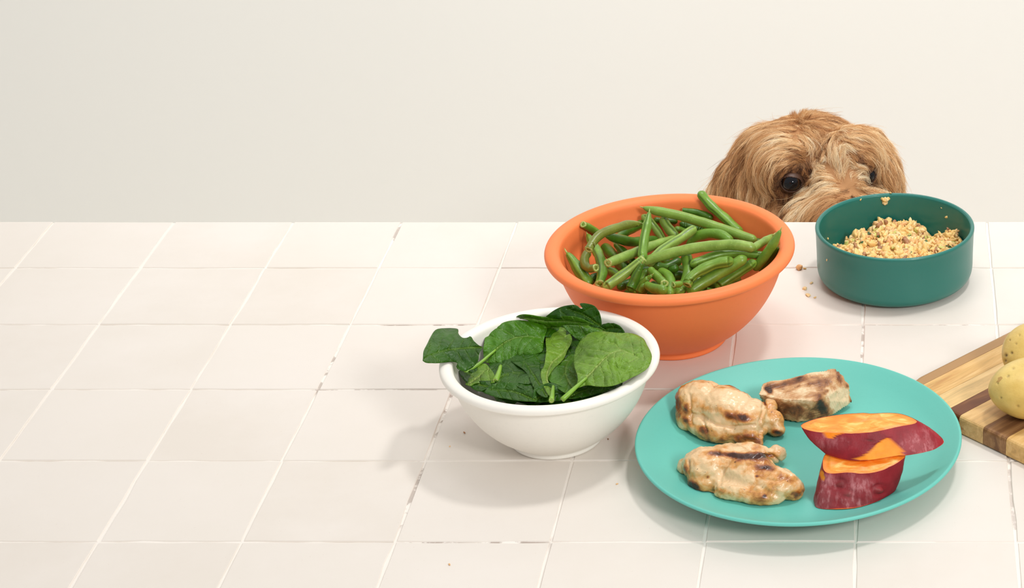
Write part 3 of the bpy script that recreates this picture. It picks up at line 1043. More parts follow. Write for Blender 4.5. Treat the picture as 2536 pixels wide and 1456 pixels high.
for i, (poly, mid, pet, tone, label, opt) in enumerate(LEAVES):
    build_leaf('spinach_leaf', poly, mid, pet, tone, label, 11 + i, W, **opt)
# leaves buried deeper that close the gaps
rb = random.Random(3)
k_ = 0
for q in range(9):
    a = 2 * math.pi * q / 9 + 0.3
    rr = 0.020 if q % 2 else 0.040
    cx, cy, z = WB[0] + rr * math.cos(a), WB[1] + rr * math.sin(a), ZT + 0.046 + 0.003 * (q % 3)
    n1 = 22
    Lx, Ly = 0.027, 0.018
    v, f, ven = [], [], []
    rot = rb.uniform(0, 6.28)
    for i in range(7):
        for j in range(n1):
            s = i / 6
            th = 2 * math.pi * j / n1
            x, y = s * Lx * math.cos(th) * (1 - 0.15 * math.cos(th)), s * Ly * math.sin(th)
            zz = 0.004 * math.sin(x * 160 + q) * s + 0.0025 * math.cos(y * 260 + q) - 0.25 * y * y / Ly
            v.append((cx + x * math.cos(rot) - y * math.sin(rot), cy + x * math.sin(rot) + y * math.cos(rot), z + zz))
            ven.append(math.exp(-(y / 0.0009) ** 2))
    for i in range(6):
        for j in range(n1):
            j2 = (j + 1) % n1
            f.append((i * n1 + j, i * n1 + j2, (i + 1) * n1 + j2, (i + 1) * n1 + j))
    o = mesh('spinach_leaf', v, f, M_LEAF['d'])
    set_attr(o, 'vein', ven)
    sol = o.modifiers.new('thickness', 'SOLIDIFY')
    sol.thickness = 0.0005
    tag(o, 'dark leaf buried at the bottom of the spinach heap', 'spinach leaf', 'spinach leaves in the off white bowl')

# ------------------------------------------------------------------ chicken, pork, sweet potato on the plate
def meat_material(name, pale, gold, brown, char, rough=0.3, coat=0.25, bstr=0.35):
    k = NT(name)
    br = k.attr('brown')
    nz = k.noise(85, 6, 0.7, dist=0.6)
    b2 = k.math('ADD', br, k.math('MULTIPLY', k.math('SUBTRACT', nz, 0.5), 0.9))
    c = k.ramp(b2, [(0.0, pale), (0.20, pale), (0.40, gold), (0.62, brown), (0.86, char)])
    sp = k.math('MULTIPLY', k.ramp(k.noise(330, 2, 0.5), [(0.68, (0, 0, 0)), (0.73, (1, 1, 1))]), k.ramp(k.noise(40, 2, 0.5), [(0.45, (0, 0, 0)), (0.6, (1, 1, 1))]))
    c = k.mix(k.math('MULTIPLY', sp, 0.75), c, char)
    k.base(c)
    k.l(k.ramp(k.noise(45, 4, 0.6), [(0.35, (rough + 0.2,) * 3), (0.62, (rough - 0.08,) * 3)]), k.b.inputs['Roughness'])
    k.set(Coat_Weight=coat, Coat_Roughness=0.18)
    k.b.inputs['Subsurface Weight'].default_value = 0.18
    k.b.inputs['Subsurface Scale'].default_value = 0.004
    k.b.inputs['Subsurface Radius'].default_value = (1.0, 0.6, 0.35)
    k.normal(k.bump(k.noise(600, 3, 0.6), 0.18, 0.0006, k.bump(nz, bstr, 0.0025)))
    return k.m

m_chicken = meat_material('seared_chicken', srgb(232, 196, 150), srgb(214, 152, 82), srgb(150, 80, 28), srgb(62, 26, 12), 0.24, 0.3)
m_pork = meat_material('seared_pork', srgb(232, 206, 166), srgb(200, 150, 100), srgb(142, 88, 48), srgb(58, 32, 18), 0.42, 0.1, 0.3)

def paint(V, N, spots):
    """brown marks: each spot (px, py, radius x, radius y, angle, strength)"""
    x, y, _ = proj(V)
    face = np.clip(((CAM - V) * N).sum(1), -1, 1) > -0.3
    r = np.zeros(len(V))
    for (sx, sy, rx, ry, ang, st) in spots:
        a = math.radians(ang)
        dx, dy = x - sx, y - sy
        u = (dx * math.cos(a) + dy * math.sin(a)) / rx
        v = (-dx * math.sin(a) + dy * math.cos(a)) / ry
        g = st * np.exp(-(u * u + v * v))
        r = np.where(face, r + g, r)
    return r

def blob_at(px, py, h, rx, ry, rz, yaw=0, pitch=0, roll=0):
    c = at_h(px, py, h)
    R = Matrix.Rotation(math.radians(yaw), 3, 'Z') @ Matrix.Rotation(math.radians(pitch), 3, 'Y') @ Matrix.Rotation(math.radians(roll), 3, 'X')
    return (c, (rx, ry, rz), R)

def flatten_on_plate(V, lift=0.0004):
    h = plate_h(V[:, 0], V[:, 1]) + ZT + lift
    V[:, 2] = np.maximum(V[:, 2], h)
    return V

def meat(name, parts, mat, label, cat, spots, seed, voxel=0.0011, hulls=(), smooth_it=4, rough=0.0016, group=None, grooves=(), base_brown=0.29, fibre=None):
    me = remesh_blobs(parts, voxel, smooth_it, hulls)
    V, N = co(me), nrm(me)
    hgt = (V[:, 2] - V[:, 2].min()) / np.ptp(V[:, 2])
    d = rough * fbm(V, 55, 4, seed, 0.55) + rough * 0.35 * fbm(V, 260, 2, seed + 7)
    d += rough * 0.9 * -np.abs(fbm(V + [0.1, 0, 0], 30, 2, seed + 31))
    x, y, _ = proj(V)
    for (line, wd, dep) in grooves:
        dist, _, _ = seg_dist(x, y, line)
        d -= dep * np.exp(-(dist / wd) ** 2)
    if fibre is not None:
        d += fibre(x, y, V)
    V = V + N * d[:, None]
    V = flatten_on_plate(V)
    put(me, V)
    o = link_mesh(name, me, mat)
    N = nrm(me)
    b = paint(V, N, spots) + base_brown
    b += 0.30 * np.clip(-N[:, 2] + 0.1, 0, 1) * 0.6          # seared underside that lay in the pan
    b += 0.34 * fbm(V, 38, 3, seed + 5) + 0.16 * fbm(V, 130, 3, seed + 6)
    set_attr(o, 'brown', np.clip(b, 0, 1.2))
    tag(o, label, cat, group)
    return o

C4 = lambda x, y: (1660 + x / 4.283, 920 + y / 4.283)
def bl(x, y, h, rx, ry, rz, yaw=0, pitch=0, roll=0, conv=None):
    p = (conv or C4)(x, y)
    return blob_at(p[0], p[1], h, rx, ry, rz, yaw, pitch, roll)
S = lambda x, y, rx, ry, a, st: (*C4(x, y), rx / 4.283, ry / 4.283, a, st * 1.3)
meat('cooked_chicken', [
    bl(330, 330, .027, .0225, .0210, .0185, -20),
    bl(600, 400, .0265, .0270, .0215, .0190, -20),
    bl(820, 480, .0240, .0185, .0190, .0160, -10),
    bl(230, 450, .0190, .0150, .0150, .0140),
    bl(500, 600, .0160, .0250, .0130, .0120, -16),
    bl(800, 700, .0130, .0150, .0090, .0100, -10),
    bl(920, 760, .0105, .0065, .0055, .0050, -30),
    bl(900, 600, .0165, .0110, .0090, .0100),
    bl(1050, 380, .0210, .0085, .0080, .0075),
    bl(1080, 530, .0170, .0105, .0100, .0110, -30),
    bl(1130, 610, .0130, .0065, .0060, .0060),
], m_chicken, 'plump seared chicken piece with a charred patch, touching the pork', 'chicken',
    [S(700, 470, 160, 62, 12, .5), S(620, 470, 60, 40, 30, .3), S(790, 500, 60, 60, 30, .4), S(400, 390, 170, 60, 8, .22), S(620, 130, 260, 22, 22, .5), S(900, 220, 90, 25, 35, .35),
     S(170, 390, 25, 60, 0, .3), S(330, 600, 160, 40, 25, .25), S(760, 700, 150, 60, 5, .40), S(930, 760, 80, 40, 20, .3), S(1000, 330, 15, 60, -20, .5), S(1130, 640, 60, 25, 15, .5), S(160, 520, 40, 40, 0, .3),
     S(450, 230, 250, 60, 8, -.25), S(300, 530, 60, 60, 60, -.25)], 3,
    grooves=[([C4(220, 460), C4(350, 480), C4(480, 560), C4(640, 590), C4(900, 570)], 3.4, .0018), ([C4(990, 250), C4(1000, 400), C4(960, 540), C4(960, 680)], 3.6, .0016), ([C4(200, 240), C4(210, 420), C4(230, 560)], 3.0, .0016), ([C4(340, 500), C4(390, 640)], 2.5, .0016)],
    group='seared chicken on the plate')
meat('cooked_chicken', [
    bl(380, 1000, .0190, .0210, .0190, .0150, -10),
    bl(620, 960, .0200, .0230, .0190, .0140, -10),
    bl(850, 1060, .0200, .0240, .0200, .0150, -20),
    bl(1100, 1170, .0170, .0220, .0170, .0130, -25),
    bl(1290, 1240, .0130, .0110, .0110, .0100, -20),
    bl(700, 1270, .0125, .0200, .0100, .0090, -12),
    bl(950, 1310, .0120, .0220, .0090, .0080, -5),
    bl(330, 1160, .0120, .0140, .0110, .0090, -25),
    bl(560, 1170, .0120, .0150, .0110, .0105),
    bl(500, 1230, .0090, .0090, .0080, .0070),
    bl(160, 1010, .0120, .0060, .0090, .0070),
    bl(1120, 880, .0150, .0085, .0090, .0075, -20),
    bl(850, 860, .0185, .0190, .0080, .0080, -5),
], m_chicken, 'flat lobed chicken piece with a dark sear line, nearest the plate front', 'chicken',
    [S(740, 890, 260, 32, 5, .62), S(480, 870, 80, 25, 10, .3), S(1010, 880, 80, 25, 10, .4), S(600, 1280, 120, 50, 15, .38), S(240, 1210, 90, 35, 25, .38), S(1240, 1130, 110, 45, 25, .36), S(1000, 1320, 18, 18, 0, .6),
     S(150, 1030, 40, 90, 10, .35), S(920, 1110, 22, 12, 0, .4), S(400, 1120, 16, 14, 0, .4), S(1010, 1020, 110, 25, 10, .3), S(1350, 1290, 70, 40, -30, .25), S(700, 1130, 260, 70, 15, -.15), S(350, 1030, 120, 60, 0, -.12)], 23,
    grooves=[([C4(440, 1280), C4(480, 1200), C4(600, 1180), C4(760, 1200), C4(900, 1260)], 4.5, .0013), ([C4(470, 840), C4(600, 900), C4(900, 910), C4(1080, 900)], 5, .0014), ([C4(620, 950), C4(560, 1050), C4(520, 1180)], 4, .0012), ([C4(1060, 860), C4(1150, 950), C4(1200, 1000)], 2.6, .0022), ([C4(180, 940), C4(175, 1080)], 3, .0028), ([C4(1000, 1140), C4(1150, 1160), C4(1260, 1110)], 3.5, .0012)],
    group='seared chicken on the plate')

C5 = lambda x, y: (1860 + x / 9.1, 900 + y / 9.1)
top = [(270, 430, .031), (1480, 190, .034), (1880, 90, .036), (1700, 520, .033), (1480, 840, .030), (640, 800, .030), (140, 680, .029)]
bot = [(220, 800, .008), (640, 1280, .0075), (1150, 1330, .0075), (1830, 1190, .008), (2060, 1030, .010), (2290, 860, .012), (2190, 480, .026), (2000, 220, .034)]
hull = [at_h(*C5(x, y), h) for x, y, h in top + bot] 
hull += [np.array([p[0], p[1], ZT + 0.009 + 0.25 * (p[2] - ZT - .03)]) for p in hull[:3]]
def fib(x, y, V):
    # muscle fibres run down the cut face nearest the sweet potato
    c = (x - C5(1700, 0)[0]) - (y - C5(0, 300)[1]) * -0.22
    m = sstep(C5(1500, 0)[0], C5(1750, 0)[0], x - (y - C5(0, 400)[1]) * 0.25)
    s = np.sin((x - 0.36 * (y - 940)) * 1.15 + 1.2 * vnoise(V, 120, 4))
    return m * (0.0005 * s) + (1 - m) * 0.0003 * np.sin(y * 1.3 + x * 0.35 + 2 * vnoise(V, 90, 9))
P5 = lambda x, y, rx, ry, a, st: (*C5(x, y), rx / 9.1, ry / 9.1, a, st * 1.15)
meat('cooked_pork', [], m_pork, 'wedge of seared pork with a dark crusted top and pale cut fibres', 'pork',
     [P5(420, 620, 70, 55, 30, 1.0), P5(340, 570, 50, 40, 20, .6), P5(900, 420, 520, 70, -12, .34), P5(1300, 470, 260, 45, -12, .32), P5(500, 530, 200, 60, 10, .28), P5(1250, 740, 330, 40, -8, .2), P5(1100, 1050, 420, 170, 5, .34), P5(1350, 1200, 150, 90, 20, .15), P5(1600, 950, 110, 190, -15, .42),
      P5(1980, 300, 60, 180, -15, .35), P5(1100, 310, 90, 40, -20, .35), P5(2170, 500, 50, 60, 0, .4), P5(2260, 850, 50, 120, -20, .45), P5(1900, 900, 130, 260, -15, -.38), P5(2080, 750, 110, 260, -15, -.3), P5(1720, 600, 60, 250, -30, -.25), P5(800, 850, 300, 50, 5, -.12), P5(1720, 620, 40, 40, 0, .35)],
     41, 0.0010, [hull], 3, 0.0010, grooves=[([C5(1780, 400), C5(1930, 640), C5(2030, 1000)], 0.9, .0016), ([C5(1640, 500), C5(1760, 800), C5(1810, 1160)], 0.9, .0011), ([C5(2010, 420), C5(2120, 620), C5(2170, 860)], 0.8, .0010)], base_brown=0.30, fibre=fib)

# sweet potato pieces: a ring of skin with flesh filling it
k = NT('sweet_potato_skin')
ob = k.coord()
mp = k.n('ShaderNodeMapping')
k.l(ob, mp.inputs[0])
mp.inputs['Scale'].default_value = (1, 1, 0.22)
st = k.noise(190, 4, 0.65, mp.outputs[0])
c = k.ramp(k.noise(42, 4, 0.6), [(0.3, srgb(112, 14, 26)), (0.6, srgb(150, 26, 38)), (0.8, srgb(164, 40, 50))])
c = k.mix(k.math('MULTIPLY', k.ramp(st, [(0.48, (0, 0, 0)), (0.66, (1, 1, 1))]), k.attr('dry')), c, srgb(210, 136, 140))
c = k.mix(k.math('MULTIPLY', k.attr('dry'), 0.30), c, srgb(196, 112, 116))
c = k.mix(k.attr('eye'), c, srgb(96, 60, 48))
c = k.mix(k.attr('peeled'), c, k.ramp(k.noise(60, 3, 0.6), [(0.3, srgb(240, 130, 14)), (0.7, srgb(250, 154, 36))]))
k.base(c)
k.set(Roughness=0.5)
k.b.inputs['Specular IOR Level'].default_value = 0.3
k.normal(k.bump(st, 0.35, 0.0010, k.bump(k.noise(400, 3, 0.6), 0.2, 0.0006)))
m_skin = k.m
k = NT('sweet_potato_flesh')
mp = k.n('ShaderNodeMapping')
k.l(k.coord(), mp.inputs[0])
mp.inputs['Scale'].default_value = (0.38, 1, 1)
streak = k.noise(150, 4, 0.6, mp.outputs[0], 0.7)
c = k.ramp(streak, [(0.40, srgb(250, 140, 36)), (0.55, srgb(253, 168, 66)), (0.68, srgb(255, 208, 120))])
k.base(k.mix(k.attr('border'), c, srgb(248, 134, 44)))
k.set(Roughness=0.4)
k.b.inputs['Subsurface Weight'].default_value = 0.2
k.b.inputs['Subsurface Scale'].default_value = 0.004
k.b.inputs['Subsurface Radius'].default_value = (1.0, 0.45, 0.15)
k.normal(k.bump(k.noise(350, 3, 0.6), 0.2, 0.0008))
m_flesh = k.m
C6 = lambda x, y: (1970 + x / 5.392, 1010 + y / 5.392)

def sweet(label, topc, botc, topring, botring, bulge, patches, dry, eyes, seed):
    """topring/botring: world outlines of the two cuts with the same number of points"""
    n = len(topring)
    rows = 34
    v = []
    ctr = (topring.mean(0) + botring.mean(0)) / 2
    for i in range(rows):
        u = i / (rows - 1)
        ringp = topring * (1 - u) + botring * u
        cc = ringp.mean(0)
        ringp = cc + (ringp - cc) * (1 + bulge * math.sin(math.pi * u))
        v.append(ringp)
    V = np.vstack(v)
    f = [(i * n + q, (i + 1) * n + q, (i + 1) * n + (q + 1) % n, i * n + (q + 1) % n) for i in range(rows - 1) for q in range(n)]
    # relief
    x, y, _ = proj(V)
    out = V - np.repeat(np.array([r.mean(0) for r in v]), n, 0)
    out /= np.linalg.norm(out, axis=1)[:, None] + 1e-9
    d = 0.0006 * fbm(V, 70, 3, seed) + 0.0002 * fbm(V, 300, 2, seed + 2)
    eye = np.zeros(len(V))
    for ex, ey, er, eb in eyes:
        q = np.hypot(x - ex, (y - ey) * 1.2)
        d += eb * np.exp(-(q / er) ** 2) - eb * 0.9 * np.exp(-((q - er * 1.4) / (er * 0.5)) ** 2)
        eye = np.maximum(eye, 0.8 * np.exp(-(q / (er * 0.8)) ** 2) * (0.5 + 0.5 * vnoise(V, 900, 5)))
    pe = np.zeros(len(V))
    for poly in patches:
        ins = in_poly(catmull(np.array(poly + poly[:1]), 60), x, y)
        pe = np.maximum(pe, ins * (((CAM - V) * out).sum(1) > 0))
    d -= 0.0009 * pe
    dr = np.zeros(len(V))
    for (sx, sy, rx, ry, s_) in dry:
        dr += s_ * np.exp(-((x - sx) / rx) ** 2 - ((y - sy) / ry) ** 2)
    dr = np.clip(dr * (1 + 0.9 * fbm(V, 130, 3, seed + 9)), 0, 1)
    V2 = V + out * d[:, None]
    V2[:, 2] = np.maximum(V2[:, 2], plate_h(V2[:, 0], V2[:, 1]) + ZT + 0.0003)
    root = empty('sweet_potato_piece', ctr)
    sk = adopt(mesh('skin', V2, f, m_skin), root)
    set_attr(sk, 'dry', dr)
    set_attr(sk, 'eye', np.clip(eye, 0, 1))
    set_attr(sk, 'peeled', pe)
    # flesh: both cut faces closed by one inner solid
    fv, bd = [], []
    ff = []
    R2 = 14
    tin = V2[:n]
    binn = V2[-n:]
    def disk(ring, up, sgn):
        c = ring.mean(0)
        base = len(fv)
        for i in range(R2):
            s = 1 - i / R2
            for q in range(n):
                p = c + (ring[q] - c) * s * 0.998
                dz = 0.0006 * sgn * fbm(p, 120, 2, 3) * min(1, i / 2)
                fv.append(p + np.array([0, 0, dz - 0.0002 * sgn * (i == 0)]))
                bd.append(max(0.0, 1 - i / 2.0))
        fv.append(c)
        bd.append(0)
        last = base + R2 * n
        for i in range(R2 - 1):
            for q in range(n):
                q2 = (q + 1) % n
                a = (base + i * n + q, base + i * n + q2, base + (i + 1) * n + q2, base + (i + 1) * n + q)
                ff.append(a if sgn > 0 else a[::-1])
        for q in range(n):
            a = (base + (R2 - 1) * n + q, base + (R2 - 1) * n + (q + 1) % n, last)
            ff.append(a if sgn > 0 else a[::-1])
        return base
    b0 = disk(tin, True, 1)
    b1 = disk(binn, False, -1)
    # the flesh behind the skin, kept clear of it
    w0 = len(fv)
    for ring in (tin, binn):
        c = ring.mean(0)
        for q in range(n):
            fv.append(c + (ring[q] - c) * 0.86 + (ctr - c) * 0.1)
            bd.append(0)
    for q in range(n):
        q2 = (q + 1) % n
        ff.append((w0 + q, w0 + n + q, w0 + n + q2, w0 + q2))
        ff.append((b0 + 2 * n + q, w0 + q, w0 + q2, b0 + 2 * n + q2))
        ff.append((b1 + 2 * n + q, b1 + 2 * n + q2, w0 + n + q2, w0 + n + q))
    fl_ = adopt(mesh('flesh', fv, ff, m_flesh), root)
    set_attr(fl_, 'border', bd)
    tag(root, label, 'sweet potato', 'sweet potato pieces on the plate')
    return root

def ring_from(pts, n=72):
    """closed smooth outline through (crop x, crop y, height) points"""
    P = np.array([at_h(*C6(x, y), h) for x, y, h in pts])
    P = np.vstack([P[-1:], P, P[:2]])
    dense = []
    for i in range(1, len(P) - 2):
        p0, p1, p2, p3 = P[i - 1:i + 3]
        for k_ in range(20):
            t = k_ / 20
            dense.append(0.5 * ((2 * p1) + (-p0 + p2) * t + (2 * p0 - 5 * p1 + 4 * p2 - p3) * t * t + (-p0 + 3 * p1 - 3 * p2 + p3) * t ** 3))
    dense = np.array(dense + [dense[0]])
    s = np.concatenate([[0], np.cumsum(np.linalg.norm(np.diff(dense, axis=0), axis=1))])
    q = np.linspace(0, s[-1], n + 1)[:-1]
    return np.stack([np.interp(q, s, dense[:, j]) for j in range(3)], 1)

hb = .0068
top_r = ring_from([(385, 640, .0400), (400, 860, .0350), (700, 862, .0350), (930, 872, .0345), (1220, 805, .0355), (1478, 640, .0390), (1300, 560, .0420), (900, 530, .0435), (560, 560, .0425)])
bot_r = ring_from([(275, 1150, hb), (272, 1320, hb), (500, 1375, hb), (760, 1385, hb), (1060, 1310, hb + .0003), (1325, 1130, hb + .0006), (1200, 1010, hb), (850, 960, hb), (450, 1000, hb)])
sweet('upright sweet potato chunk with purple red skin under the slanting slice', None, None, top_r, bot_r, 0.03,
      [[C6(290, 850), C6(320, 835), C6(370, 850), C6(375, 950), C6(340, 960), C6(320, 900)]],
      [(*C6(420, 1000), 18, 60, .9), (*C6(860, 1100), 26, 50, .75), (*C6(650, 1250), 50, 25, .5), (*C6(950, 1000), 20, 40, .5), (*C6(330, 1200), 14, 30, .6)],
      [(*C6(590, 1020), 9, .0014), (*C6(1125, 1100), 10, .0022), (*C6(700, 1150), 8, .0006)], 5)
t2 = ring_from([(74, 232, .0600), (190, 300, .0590), (420, 335, .0590), (760, 338, .0590), (1050, 318, .0590), (1340, 258, .0600), (1600, 205, .0605), (1590, 150, .0615), (1370, 72, .0630), (950, 72, .0640), (560, 95, .0630), (260, 150, .0615)])
b2 = ring_from([(385, 585, .0425), (520, 655, .0415), (740, 702, .0410), (1000, 700, .0415), (1300, 655, .0415), (1600, 615, .0405), (1850, 560, .0400), (1985, 458, .0410), (1900, 400, .0430), (1500, 420, .0440), (1000, 440, .0445), (600, 480, .0440)])
# rotate the lower ring so that both start at matching ends
sweet('slanting sweet potato slice with a bright orange cut face resting on the chunk', None, None, t2, b2, 0.05,
      [[C6(750, 690), C6(900, 640), C6(1010, 560), C6(1120, 470), C6(1228, 405), C6(1310, 460), C6(1400, 530), C6(1440, 625), C6(1300, 660), C6(1000, 700)],
       [C6(335, 325), C6(620, 335), C6(560, 360), C6(455, 412), C6(390, 375)]],
      [(*C6(1650, 470), 30, 18, 1.0), (*C6(1620, 570), 45, 10, .9), (*C6(300, 420), 22, 25, .6), (*C6(620, 480), 25, 14, .35), (*C6(1750, 300), 30, 14, .3)],
      [(*C6(1000, 440), 6, -.0006)], 15)

# ------------------------------------------------------------------ wooden board with potatoes
BT = 0.0175
def wood(name, a, b, dark, seed, ring=0.35):
    k = NT(name)
    mp = k.n('ShaderNodeMapping')
    k.l(k.coord('Object'), mp.inputs[0])
    mp.inputs['Scale'].default_value = (0.10, 1, 1)
    mp.inputs['Location'].default_value = (seed * 0.37, seed * 1.3, 0)
    g = k.noise(130, 6, 0.65, mp.outputs[0], 0.8)
    h = k.noise(24, 4, 0.6, mp.outputs[0], 1.4)
    c = k.ramp(g, [(0.3, tuple(x * 0.72 for x in a)), (0.5, a), (0.7, b)])
    c = k.mix(k.ramp(h, [(1 - ring - 0.12, (0, 0, 0)), (1 - ring, (1, 1, 1))]), c, dark)
    k.base(c)
    k.set(Roughness=0.42)
    k.b.inputs['Specular IOR Level'].default_value = 0.35
    k.normal(k.bump(g, 0.2, 0.0008))
    return k.m

# the board's own axes: u runs along the far edge, v towards the camera
cA = at_h(2262, 938, BT)
cB = at_h(2536, 800, BT)
eu = (cB - cA)[:2]
eu /= np.linalg.norm(eu)
cC = at_h(2536, 1108, BT)
ev_ = np.array([eu[1], -eu[0]])
width_v = float((cC - cA)[:2] @ ev_)

VO = 0.0
PLANKS = [(0.0, 0.013), (0.013, 0.0355), (0.0355, 0.0575), (0.0575, 0.0715), (0.0715, 0.0985), (0.0985, 0.124), (0.124, 0.150), (0.150, 0.172), (0.172, 0.198)]
WOODS = [wood('acacia_grey_brown', srgb(202, 166, 116), srgb(226, 196, 146), srgb(172, 132, 86), 1, 0.5),
         wood('acacia_honey', srgb(214, 170, 104), srgb(230, 194, 134), srgb(190, 128, 66), 2, 0.34),
         wood('acacia_blonde', srgb(226, 190, 130), srgb(240, 214, 160), srgb(196, 140, 78), 3, 0.3),
         wood('acacia_dark', srgb(168, 112, 62), srgb(212, 162, 100), srgb(108, 60, 30), 4, 0.45),
         wood('acacia_honey_pale', srgb(214, 172, 112), srgb(232, 198, 140), srgb(178, 116, 62), 5, 0.34),
         wood('acacia_walnut', srgb(150, 108, 68), srgb(182, 138, 92), srgb(116, 78, 48), 6, 0.42)]
WSEL = [0, 1, 2, 3, 4, 5, 1, 0, 4]
board = empty('cutting_board', (cA[0], cA[1], ZT))
board.rotation_euler = (0, 0, math.atan2(-eu[1] * -1, eu[0]))
tag(board, 'striped acacia cutting board of glued wooden strips beside the turquoise plate', 'cutting board')
UL, UR = -0.0190, 0.30
VB = PLANKS[-1][1]
CR = 0.028
def ulimit(v):
    """left end of the board with rounded corners"""
    if v < CR:
        return UL + CR - math.sqrt(max(0, CR * CR - (CR - v) ** 2))
    if v > VB - CR:
        return UL + CR - math.sqrt(max(0, CR * CR - (v - VB + CR) ** 2))
    return UL
for i, ((va, vb), wi) in enumerate(zip(PLANKS, WSEL)):
    eps = 0.00015
    rows = 9
    vs = np.linspace(va + eps, vb - eps, rows)
    outline = [(ulimit(v), v) for v in vs] + [(UR - (ulimit(v) - UL), v) for v in vs[::-1]]
    hgt = BT + RNG.uniform(-0.0001, 0.0001)
    v, f = [], []
    n = len(outline)
    for inset, z in ((0.0034, hgt), (0.0016, hgt - 0.0005), (0.0005, hgt - 0.0016), (0.0, hgt - 0.0034), (0.0, 0.0016), (0.0012, 0.0003)):
        for (u_, v_) in outline:
            su = 1 if u_ < (UL + UR) / 2 else -1
            uu = u_ + su * inset
            vv = v_
            if i == 0 and v_ < va + 0.0036:
                vv = v_ + inset
            if i == len(PLANKS) - 1 and v_ > vb - 0.0036:
                vv = v_ - inset
            v.append((uu, -vv, z))
    for r_ in range(5):
        for q in range(n):
            f.append((r_ * n + q, r_ * n + (q + 1) % n, (r_ + 1) * n + (q + 1) % n, (r_ + 1) * n + q))
    f.append(tuple(range(n))[::-1])
    f.append(tuple(range(5 * n, 6 * n)))
    mesh('wood_strip', v, f, WOODS[wi], board, smooth=False)

k = NT('potato_skin')
mo = k.noise(22, 4, 0.6)
c = k.ramp(mo, [(0.3, srgb(206, 170, 84)), (0.65, srgb(232, 204, 122))])
sp = k.ramp(k.noise(95, 2, 0.5), [(0.70, (0, 0, 0)), (0.735, (1, 1, 1))])
c = k.mix(k.math('MULTIPLY', sp, 0.6), c, srgb(160, 104, 44))
sc = k.math('MULTIPLY', k.ramp(k.noise(300, 4, 0.7), [(0.55, (0, 0, 0)), (0.75, (1, 1, 1))]), 0.35)
c = k.mix(sc, c, srgb(190, 150, 80))
c = k.mix(k.attr('eye'), c, srgb(86, 58, 28))
k.base(c)
k.set(Roughness=0.42, Coat_Weight=0.1, Coat_Roughness=0.3)
k.b.inputs['Subsurface Weight'].default_value = 0.1
k.b.inputs['Subsurface Scale'].default_value = 0.003
k.normal(k.bump(k.noise(420, 4, 0.65), 0.35, 0.0007, k.bump(k.noise(120, 3, 0.6), 0.25, 0.0012)))
m_potato = k.m

def potato(px, py, depth_h, rx, ry, rz, yaw, roll, seed, eyes, label):
    bm = bmesh.new()
    bmesh.ops.create_icosphere(bm, subdivisions=6, radius=1.0)
    me = bpy.data.meshes.new('potato')
    bm.to_mesh(me)
    bm.free()
    V = co(me)
    n0 = V.copy()
    V = V * (1 + 0.05 * fbm(n0 + seed, 1.1, 2, seed)[:, None]) * np.array([rx, ry, rz])
    R = np.array((Matrix.Rotation(math.radians(yaw), 3, 'Z') @ Matrix.Rotation(math.radians(roll), 3, 'X')))
    V = V @ R.T
    c = at_h(px, py, depth_h)
    V = V + c
    V[:, 2] = np.maximum(V[:, 2], ZT + BT + 0.0003)
    x, y, _ = proj(V)
    N = V - c
    N /= np.linalg.norm(N, axis=1)[:, None]
    face = ((CAM - V) * N).sum(1) > 0
    e = np.zeros(len(V))
    for ex, ey, er, st in eyes:
        g = np.where(face, np.exp(-((x - ex) ** 2 + (y - ey) ** 2) / er ** 2), 0)
        e = np.maximum(e, g * st)
        V = V - N * (g * 0.0012)[:, None]
    put(me, V)
    o = link_mesh('potato', me, m_potato)
    set_attr(o, 'eye', np.clip(e, 0, 1))
    tag(o, label, 'potato', 'potatoes on the cutting board')
    return o
potato(2553, 962, BT + .0235, .036, .0305, .0240, 20, 0, 3, [(2496, 931, 2.6, .7), (2508, 912, 3, .3), (2478, 985, 2.5, .4), (2520, 1006, 3, .35), (2470, 950, 2, .3)], 'larger yellow potato with a smooth freckled skin, lying nearer the board corner')
potato(2559, 874, BT + .0240, .0265, .0300, .0245, -25, 0, 8, [(2505, 874, 3.2, .9), (2491, 880, 3.5, 1.0), (2516, 851, 2, .5), (2490, 893, 3, .8), (2524, 830, 2, .35), (2500, 842, 2, .3)], 'yellow potato with dark eyes, behind the larger potato')

# ------------------------------------------------------------------ chopped food in the dog bowl
def food_mat(name, stops, rough=0.5, sss=0.15, sc=160):
    k = NT(name)
    n = k.noise(sc, 4, 0.65)
    k.base(k.ramp(n, stops))
    k.set(Roughness=rough, Coat_Weight=0.08, Coat_Roughness=0.25)
    k.b.inputs['Subsurface Weight'].default_value = sss
    k.b.inputs['Subsurface Scale'].default_value = 0.002
    k.b.inputs['Subsurface Radius'].default_value = (1, .7, .35)
    k.normal(k.bump(k.noise(900, 3, 0.6), 0.3, 0.0005))
    return k.m

m_mash = food_mat('minced_food', [(0.26, srgb(176, 130, 78)), (0.42, srgb(222, 184, 120)), (0.55, srgb(236, 204, 140)), (0.70, srgb(240, 186, 124)), (0.80, srgb(196, 176, 92))])
M_CH = [food_mat('food_yellow', [(0.3, srgb(232, 188, 112)), (0.6, srgb(244, 206, 134))], sc=60),
        food_mat('food_cream', [(0.3, srgb(230, 194, 132)), (0.6, srgb(244, 214, 158))], sc=60),
        food_mat('food_peach', [(0.3, srgb(226, 164, 104)), (0.6, srgb(240, 192, 134))], sc=60),
        food_mat('food_brown', [(0.3, srgb(136, 90, 54)), (0.6, srgb(182, 130, 88))], sc=60),
        food_mat('food_lime', [(0.3, srgb(166, 164, 66)), (0.6, srgb(206, 200, 112))], sc=60),
        food_mat('food_dark_green', [(0.3, srgb(18, 48, 26)), (0.6, srgb(52, 96, 40))], 0.3, sc=60)]

